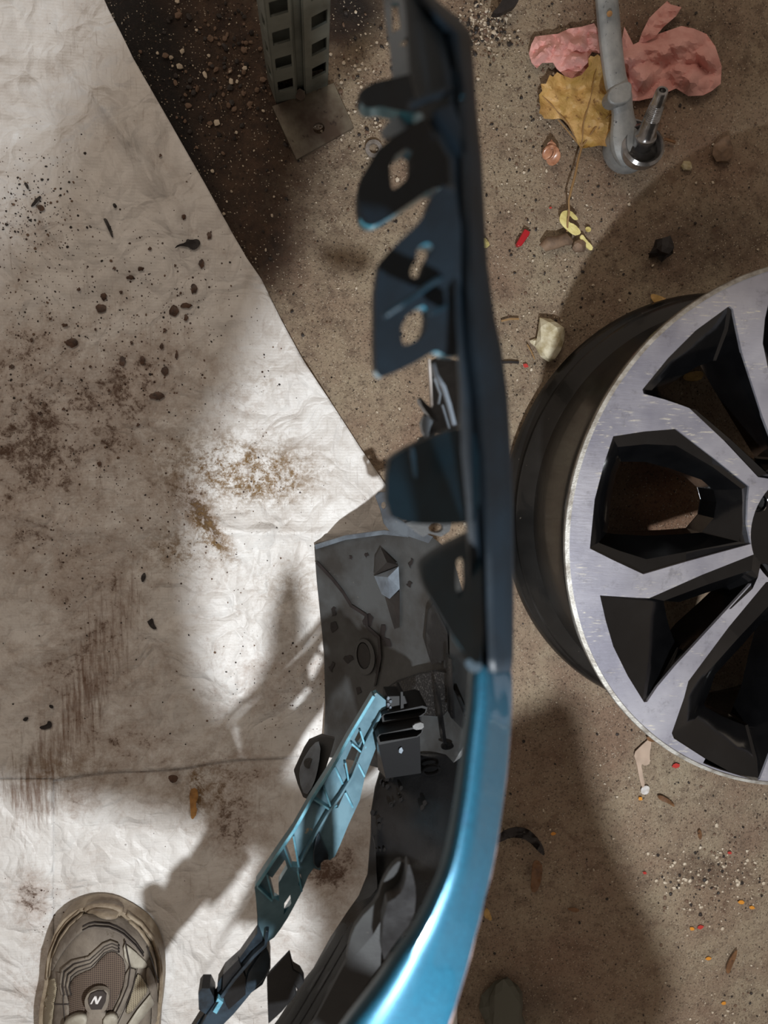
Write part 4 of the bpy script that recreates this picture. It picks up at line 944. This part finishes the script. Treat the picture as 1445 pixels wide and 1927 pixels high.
lf = empty('maple_leaf', P(1090, 220, .004), 'big yellow-brown maple leaf with a long stalk, under the arm and pink paper', 'leaf')
LO = C1([(165, 570), (162, 530), (180, 510), (172, 470), (200, 470), (222, 420), (240, 430), (262, 404), (300, 425), (345, 440), (400, 420), (440, 370), (438, 330), (450, 312), (470, 318), (490, 304), (520, 330), (545, 450), (575, 560), (585, 700), (570, 790), (555, 822), (500, 815), (430, 828), (395, 832), (378, 800), (365, 765), (330, 705), (300, 672), (280, 664), (240, 668), (190, 664), (180, 645), (162, 632), (170, 600)])
def lz(x, y):
    q = Vector((x / 22, y / 22, 1.2)); d = edge_dist(x, y, LO) if inside(x, y, LO) else 0
    return .010 + .009 * noise.noise(q) + .004 * abs(noise.noise(q * 2.7)) + .012 * math.exp(-d / 9.0) * (0.5 + noise.noise(q * .7))
plate('leaf_blade', LO, lz, .0008, M_leaf, lf, step=6, rnd=.2, smooth=.7)
for q in ([(1094, 277), (1098, 230), (1110, 190), (1122, 130)], [(1094, 277), (1070, 235), (1040, 200), (1020, 180)], [(1094, 277), (1120, 240), (1150, 215)], [(1094, 277), (1075, 255), (1050, 225)]):
    tube('leaf_vein', [P(x, y, lz(x, y) + .001) for x, y in q], [.0012, .0009, .0007, .0004][:len(q)], M_stem, lf, 6)
tube('leaf_stalk', [P(1094, 278, .012), P(1088, 300, .016), P(1082, 330, .020), P(1074, 360, .026), P(1070, 378, .028), P(1071, 400, .024), P(1068, 418, .018), P(1067, 436, .010)], [.0014] * 4 + [.0011] * 4, M_stem, lf, 7)

def bit(name, outline, z, th, m, label, cat, fr=12, amp=.003, step=5, group=None, seed=1.0):
    def f(x, y): return z + amp * noise.noise(Vector((x / fr, y / fr, seed)))
    return tag(plate(name, outline, f, th, m, None, step=step, chk=1, smooth=.7), label, cat, group)
bit('leaflet', [(1052, 412), (1056, 400), (1062, 396), (1074, 396), (1086, 408), (1088, 414), (1080, 414), (1072, 404), (1066, 408), (1070, 418), (1082, 422), (1094, 436), (1090, 442), (1080, 443), (1068, 434), (1056, 422)], .014, .001, M_leaf2, 'small pale yellow leaf under the end of the maple stalk', 'leaf')
bit('leaflet', [(1101, 428), (1108, 426), (1113, 431), (1110, 437), (1103, 436)], .006, .001, M_leaf2, 'tiny pale yellow leaf chip right of the small pale leaf', 'leaf')
bit('leaflet', [(1090, 446), (1096, 440), (1104, 452), (1116, 464), (1114, 472), (1106, 468), (1096, 456)], .008, .002, M_leaf2, 'narrow pale leaf tip lying below the small pale leaf', 'leaf')
tag(tube('twig', [P(1022, 466, .006), P(1032, 458, .010), P(1048, 456, .009), P(1064, 450, .010), P(1074, 456, .007)], [.006, .008, .007, .007, .004], M_rock2, None, 10), 'short thick brown pod beside the small pale leaf', 'pod')
tag(rock('pebble', P(1090, 463, .006), .009, M_rock2, 12, (1, .8, .7)), 'brown rounded pebble right of the brown pod', 'stone')
tag(rock('rock_chip', P(1034, 640, .010), .021, M_rock, 4, (.8, 1.15, .75), 2, amp=.55), 'angular cream rock chip on the floor above the wheel', 'stone')
tag(rock('rock_chip', P(1010, 644, .003), .006, M_rock, 9, (1.3, .8, .6), 2), 'small white crumb at the left tip of the cream rock chip', 'stone')
sh = empty('snail_shell', P(1035, 290, 0), 'small pinkish snail shell standing left of the leaf stalk', 'shell')
rows = []
for i in range(40):
    t = i / 39; a = t * 4.2 * math.pi; r = .0085 * (1 - t) ** .8 + .0006; R0 = .004 * (1 - t)
    c = P(1035, 296, .012) + Vector((math.cos(a) * R0, math.sin(a) * R0 + t * .018, t * .002))
    rows.append([c + Vector((math.cos(b_) * r * .75, math.sin(b_) * r * .9, math.sin(b_ + 1) * r * .6)) for b_ in [2 * math.pi * k / 12 for k in range(12)]])
grid('whorl', rows, M_shell, sh, 0, 3, closed=True)
tag(plate('plastic_chip', [(972, 458), (988, 430), (998, 436), (996, 442), (982, 462), (975, 464)], .009, .008, M_red, None, step=8, bev=.001), 'bright red plastic chip on the floor right of the bumper tabs', 'scrap')
ws = lathe('washer', [(.0058, 0), (.0108, 0), (.0108, .003), (.0058, .003)], P(703, 281, .002) / S, (0, 0, 1), M_shiny, None, 32, loop=True); tag(ws, 'steel washer lying on the floor beside the bumper tabs', 'washer')
tag(rock('pebble', P(1361, 283, .006), .013, M_rock2, 21, (1, 1.2, .6)), 'brown-grey stone in the upper right, on the shadow edge', 'stone')
tag(rock('pebble', P(1293, 312, .004), .007, M_rock, 22, (1, .8, .6)), 'small pale stone left of the larger upper right stone', 'stone')
tag(rock('pebble', P(907, 458, .004), .008, M_leaf2, 23, (1.2, .7, .5)), 'small yellowish stone close against the bumper flange', 'stone')
bit('leaf_scrap', [(1224, 560), (1226, 552), (1240, 556), (1256, 562), (1250, 570), (1232, 571)], .008, .001, M_leaf, 'small yellow leaf scrap above the wheel rim', 'leaf')
bit('leaf_scrap', [(1284, 712), (1290, 702), (1318, 697), (1325, 704), (1318, 716), (1296, 718)], .010, .001, M_leaf, 'olive leaf scrap seen through the top wheel window', 'leaf', seed=3)
bit('leaf_scrap', [(1320, 676), (1330, 670), (1346, 684), (1350, 700), (1338, 694)], .012, .001, M_leaf2, 'pale curled leaf edge inside the top wheel window', 'leaf', seed=4)
bit('leaf_scrap', [(912, 1712), (918, 1708), (926, 1728), (924, 1734), (910, 1726)], .012, .001, M_leaf, 'yellow leaf tip poking out beside the teal bumper edge', 'leaf', seed=5)
bit('leaf_scrap', [(1236, 1498), (1244, 1496), (1258, 1504), (1268, 1512), (1270, 1520), (1258, 1512), (1242, 1506)], .006, .001, M_brleaf, 'narrow brown leaf scrap right of the torn white paper', 'leaf', seed=6)
bit('leaf_scrap', [(1365, 1828), (1370, 1810), (1388, 1784), (1386, 1800), (1378, 1818), (1372, 1834)], .010, .001, M_brleaf, 'slim tan leaf in the lower right corner area', 'leaf', seed=7)
bit('leaf_scrap', [(1312, 1566), (1318, 1560), (1322, 1576), (1316, 1582)], .005, .001, M_brleaf, 'tiny tan leaf chip below the wheel on bright floor', 'leaf', seed=8)
bit('leaf_scrap', [(1064, 1710), (1084, 1708), (1092, 1714), (1082, 1718)], .004, .001, M_brleaf, 'tan leaf sliver in the shadow below the wheel', 'leaf', seed=8)
bit('torn_paper', [(1192, 1418), (1206, 1404), (1224, 1388), (1226, 1398), (1222, 1420), (1224, 1436), (1214, 1442), (1206, 1436), (1210, 1460), (1214, 1478), (1208, 1484), (1202, 1460), (1198, 1436)], .006, .001, M_brleaf if False else mat('pinkish_torn_paper', rgb(180, 158, 140), .8), 'torn pinkish paper strip below the wheel rim', 'paper', seed=9)
bit('torn_paper', [(1206, 1484), (1214, 1478), (1222, 1480), (1222, 1490), (1216, 1496), (1206, 1494)], .005, .001, M_white, 'small white torn paper piece at the foot of the pinkish strip', 'paper', seed=9)
bit('leaf_scrap', [(1214, 1388), (1228, 1384), (1244, 1388), (1236, 1396), (1222, 1396)], .008, .001, M_brleaf, 'curled tan leaf chip tucked under the wheel rim', 'leaf', seed=2)
bit('curled_strip', [(925, 1590), (940, 1568), (965, 1556), (990, 1558), (1008, 1572), (1022, 1592), (1026, 1612), (1014, 1604), (1000, 1588), (985, 1578), (960, 1576), (944, 1584)], .018, .001, M_darkbit, 'dark curved strip arching beside the teal bumper edge', 'leaf', seed=4, amp=.010)  # dark arc on the floor, cut as a thin curled strip
bit('curled_strip', [(1002, 1622), (1012, 1618), (1022, 1630), (1018, 1660), (1010, 1680), (998, 1678), (1000, 1650)], .014, .001, M_brleaf, 'brown leaf strip hanging below the dark curved strip', 'leaf', seed=5, amp=.006)
tag(rock('rock_chunk', P(948, 1915, .012), .034, mat('grey_green_stone', rgb(84, 84, 74), .6, bmp=.6, bscale=120), 31, (.8, 1.6, .7), 3), 'grey-green stone chunk at the bottom edge beside the bumper', 'stone')
tag(rock('rubber_lump', P(1246, 470, .010), .014, M_darkbit, 41, (1, .9, .9), 2, amp=.7), 'black plastic scrap in the shade above the wheel', 'scrap')
tag(plate('cable_clip', [(925, 24), (938, 12), (950, -10), (980, -10), (972, 10), (955, 18), (940, 26)], .02, .010, M_darkbit, None, step=8, chk=1), 'black plastic clip at the top edge beside the bumper', 'clip')
tag(tube('twig', [P(1230, 268, .005), P(1252, 262, .008), P(1270, 268, .005)], .0018, M_brleaf, None, 7), 'thin dark twig right of the ball joint', 'twig')
tag(tube('twig', [P(992, 648, .004), P(1000, 662, .004), P(1006, 676, .003)], .0008, M_stem, None, 6), 'pale straw left of the cream rock chip', 'twig')
tag(tube('twig', [P(943, 604, .004), P(960, 600, .006), P(976, 600, .004)], .0012, M_stem, None, 6), 'short pale twig beside the bumper, above the rock chip', 'twig')
tag(tube('twig', [P(944, 682, .003), P(960, 681, .004), P(976, 682, .003)], .0016, M_darkbit, None, 6), 'short black twig beside the bumper, left of the rock chip', 'twig')
# scraps on the sheet
def scrap(pts_, label, m=M_darkbit, z=.012, name='leaf_scrap'):
    def f(x, y): return lift_main(x, y) + .003 + .002 * noise.noise(Vector((x / 8, y / 8, 3)))
    return tag(plate(name, pts_, f, .001, m, None, step=5, chk=1, smooth=.8), label, 'scrap')
def C5(L): return [(x / 2.89, y / 2.89) for x, y in L]
scrap(C5([(948, 1352), (965, 1330), (1010, 1320), (1015, 1298), (1040, 1305), (1075, 1298), (1092, 1318), (1078, 1345), (1050, 1362), (1030, 1345), (985, 1335), (960, 1345)]), 'largest black leaf scrap near the right edge of the sheet')
scrap(C5([(560, 1188), (578, 1186), (592, 1215), (608, 1250), (616, 1295), (604, 1285), (590, 1250), (572, 1212)]), 'thin forked black scrap in the upper middle of the sheet')
scrap(C5([(612, 1108), (625, 1104), (636, 1120), (630, 1132), (616, 1126)]), 'small oval black scrap above the forked scrap')
scrap(C5([(165, 1125), (180, 1098), (215, 1062), (226, 1072), (205, 1095), (180, 1122)]), 'narrow dark scrap at the upper left of the sheet')
scrap(C5([(195, 1120), (222, 1112), (242, 1128), (238, 1145), (215, 1148)]), 'crumbly brown scrap just below the narrow one, upper left', M_mud)
scrap(C5([(128, 995), (142, 990), (155, 1010), (154, 1034), (142, 1020)]), 'dark sliver on the upper left sheet, above the narrow scrap')
scrap([(280, 1168), (287, 1162), (290, 1176), (296, 1184), (286, 1184), (276, 1170)], 'black scrap on the sheet right of the long scuff')
scrap([(264, 1086), (272, 1076), (275, 1086), (268, 1098)], 'small black drop-shaped scrap above the long scuff')
scrap([(72, 1368), (88, 1364), (90, 1356), (97, 1360), (97, 1370), (80, 1374)], 'dark hook-shaped scrap on the lower left sheet')
scrap([(46, 1350), (54, 1350), (50, 1358), (42, 1356)], 'small dark fleck left of the hook-shaped scrap')
scrap([(92, 1326), (100, 1328), (100, 1334), (93, 1332)], 'small dark fleck above the hook-shaped scrap')
scrap([(315, 1462), (324, 1458), (336, 1462), (332, 1472), (322, 1474)], 'dark lump just below the seam of the sheet', M_mud)
MUD = [(135, 645, 14, 11, 'large brown mud blob at the left of the sheet'), (327, 585, 11, 13, 'round mud blob with a raised rim, right of the sheet centre'), (350, 575, 14, 6, 'drawn-out mud streak running up from the round rimmed blob'), (365, 543, 8, 11, 'dark mud lump at the top of the drawn-out streak'),
       (190, 580, 13, 10, 'mud blob below a smaller one in the upper middle of the sheet'), (195, 558, 7, 9, 'small mud blob sitting on top of the upper middle blob'), (310, 698, 8, 11, 'dark oval mud blob lowest of the right-hand group'), (245, 522, 9, 5, 'flat mud spot between the upper middle and right blobs'),
       (230, 680, 7, 12, 'tall pale-brown mud drip left of its darker twin'), (268, 678, 6, 10, 'darker tall mud drip right of the pale-brown drip'), (394, 443, 6, 8, 'round mud drop near the big black leaf scrap'), (346, 408, 5, 6, 'tiny round mud drop above the big black leaf scrap'), (379, 496, 6, 11, 'slim mud drop nearest the right edge of the sheet'),
       (295, 745, 18, 9, 'wide smeared mud patch under the right-hand drips')]
SMALL = [(304, 652, 4, 8), (332, 668, 3, 11), (350, 598, 5, 8), (265, 506, 8, 5), (122, 612, 8, 4), (187, 873, 5, 6), (148, 545, 4, 4), (282, 468, 4, 4), (302, 293, 3, 4), (310, 622, 4, 5), (248, 645, 4, 4), (228, 550, 4, 4), (75, 778, 5, 4), (22, 690, 6, 5), (215, 505, 4, 3), (340, 552, 3, 3), (95, 600, 4, 3), (60, 640, 4, 5), (170, 690, 3, 3), (205, 735, 3, 4), (120, 770, 4, 3), (260, 800, 4, 4), (330, 500, 3, 3), (180, 620, 3, 3)]
def mudgeo(x, y, a, b_, k):
    loop = [(px + 1.2 * math.sin(i * 1.9 + k), py + 1.2 * math.cos(i * 2.3 + k)) for i, (px, py) in enumerate(oc(x, y, a * .8, b_ * .8, 12, 0))]
    f = lambda X, Y: lift_main(X, Y) + .0012 + .0022 * math.sqrt(max(0, 1 - ((X - x) ** 2 + (Y - y) ** 2) / (max(a, b_) ** 2)))
    return loop, f
for k, (x, y, a, b_, lab) in enumerate(MUD):
    loop, f = mudgeo(x, y, a, b_, k)
    tag(plate('mud_blob', loop, f, .0015, M_mud, None, step=5, smooth=1.2), lab, 'mud', 'dried mud blobs on the sheet')
V, F = [], []
for k, (x, y, a, b_) in enumerate(SMALL):
    loop, f = mudgeo(x, y, a, b_, k); vv, tt = cdt(loop, [], 5); o0 = len(V)
    V += [P(X, Y, f(X, Y)) for X, Y in vv]; F += [tuple(i + o0 for i in t) for t in tt]
tag(link('mud_specks', V, F, M_mud, None, None, 1.2), 'small dried mud specks dotted over the vinyl sheet', 'grit', kind='stuff')
scrap([(356, 1486), (370, 1482), (374, 1500), (368, 1512), (372, 1530), (360, 1546), (358, 1520)], 'amber strip of old tape on the lower vinyl piece', M_amber)

# gravel and crumbs
def gravel(name, spots, seed, label, zbase=0.0, onsheet=False):
    R = random.Random(seed); V, F, fm = [], [], []
    ico = bmesh.new(); bmesh.ops.create_icosphere(ico, subdivisions=1, radius=1.0)
    iv = [v_.co.copy() for v_ in ico.verts]; jf = [tuple(v_.index for v_ in f_.verts) for f_ in ico.faces]; ico.free()
    for cx, cy, sx, sy, n__, r0, r1, wts in spots:
        for _ in range(n__):
            x, y = R.gauss(cx, sx), R.gauss(cy, sy)
            if not (-80 < x < 1550 and -80 < y < 2010): continue
            if onsheet:
                if x > edge_x(y) - 6 or (y > 1440 and x > 90): continue
                z = lift_main(x, y)
            else:
                if x < edge_x(y) + 8 and y < 1000 or (y >= 1000 and x < 885): continue
                z = 0
                if .235 < (P(x, y, 0) / S - WB).length < .30: continue
            r = (r0 + (r1 - r0) * R.random() ** 3) * S; c = P(x, y, z); c.z += r * .3
            s = len(V); a = Vector((R.uniform(.7, 1.4), R.uniform(.7, 1.3), R.uniform(.4, .9)))
            rm = Matrix.Rotation(R.uniform(0, 6.28), 3, 'Z')
            V += [c + rm @ Vector((q.x * a.x, q.y * a.y, q.z * a.z)) * r * R.uniform(.75, 1.2) for q in iv]
            F += [tuple(i + s for i in q) for q in jf]
            fm += [R.choices((0, 1, 2), wts)[0]] * len(jf)
    o = link(name, V, F, [M_gA, M_gB, M_gC], None, fm); return tag(o, label, 'grit', kind='stuff')
gravel('floor_gravel', [(910, 50, 28, 28, 320, .001, .003, (5, 3, 3)), (700, 500, 250, 400, 900, .0006, .0024, (4, 4, 3)), (1100, 300, 200, 300, 900, .0006, .0024, (4, 4, 3)), (430, 120, 80, 120, 500, .0008, .004, (1, 5, 4)), (1350, 1650, 70, 40, 420, .0008, .003, (5, 4, 3)),
                       (1200, 1600, 180, 220, 700, .0006, .0024, (4, 4, 3)), (690, 190, 40, 90, 260, .0008, .0028, (6, 3, 2)), (1030, 650, 80, 80, 200, .0006, .002, (4, 4, 3)), (1380, 1900, 60, 60, 150, .0006, .003, (4, 4, 2)), (1000, 200, 50, 150, 300, .0006, .002, (4, 4, 3))], 3, 'loose grit and small gravel scattered over the concrete floor')
gravel('sheet_crumbs', [(70, 390, 50, 50, 260, .0005, .0018, (0, 2, 5)), (150, 600, 180, 140, 420, .0004, .0016, (0, 3, 4)), (200, 850, 180, 140, 300, .0004, .0015, (0, 3, 4)), (560, 1290, 70, 60, 120, .0005, .0016, (0, 3, 4)), (300, 1100, 200, 150, 150, .0004, .0015, (0, 3, 4))], 7, 'dark dirt crumbs strewn over the vinyl sheet', onsheet=True)

V, F, fm = [], [], []
for k, (x, y, w_, m_) in enumerate([(1395, 1698, 6, 0), (1302, 1748, 5, 0), (1205, 1503, 5, 0), (1362, 1888, 5, 0), (1041, 1569, 5, 0), (1333, 1804, 5, 0), (1373, 1605, 4, 1), (1213, 1643, 4, 1), (989, 688, 6, 1), (1036, 391, 3, 1), (1318, 1745, 6, 1), (1272, 1441, 7, 1), (1415, 1708, 5, 0)]):
    o0 = len(V); n_ = 6
    for zz in (.0035, .0015): V += [P(x + w_ * math.cos(q * 1.05 + k) * (1 + .3 * math.sin(q * 2.3 + k)), y + w_ * .7 * math.sin(q * 1.05 + k), zz) for q in range(n_)]
    F.append(tuple(o0 + q for q in range(n_))); fm.append(m_)
    for q in range(n_): F.append((o0 + q, o0 + (q + 1) % n_, o0 + n_ + (q + 1) % n_, o0 + n_ + q)); fm.append(m_)
tag(link('paint_flakes', V, F, [mat('orange_flake', rgb(210, 140, 50), .5), mat('red_flake', rgb(178, 54, 48), .5)], None, fm), 'tiny orange and red paint flakes dotted over the concrete floor', 'grit', kind='stuff')
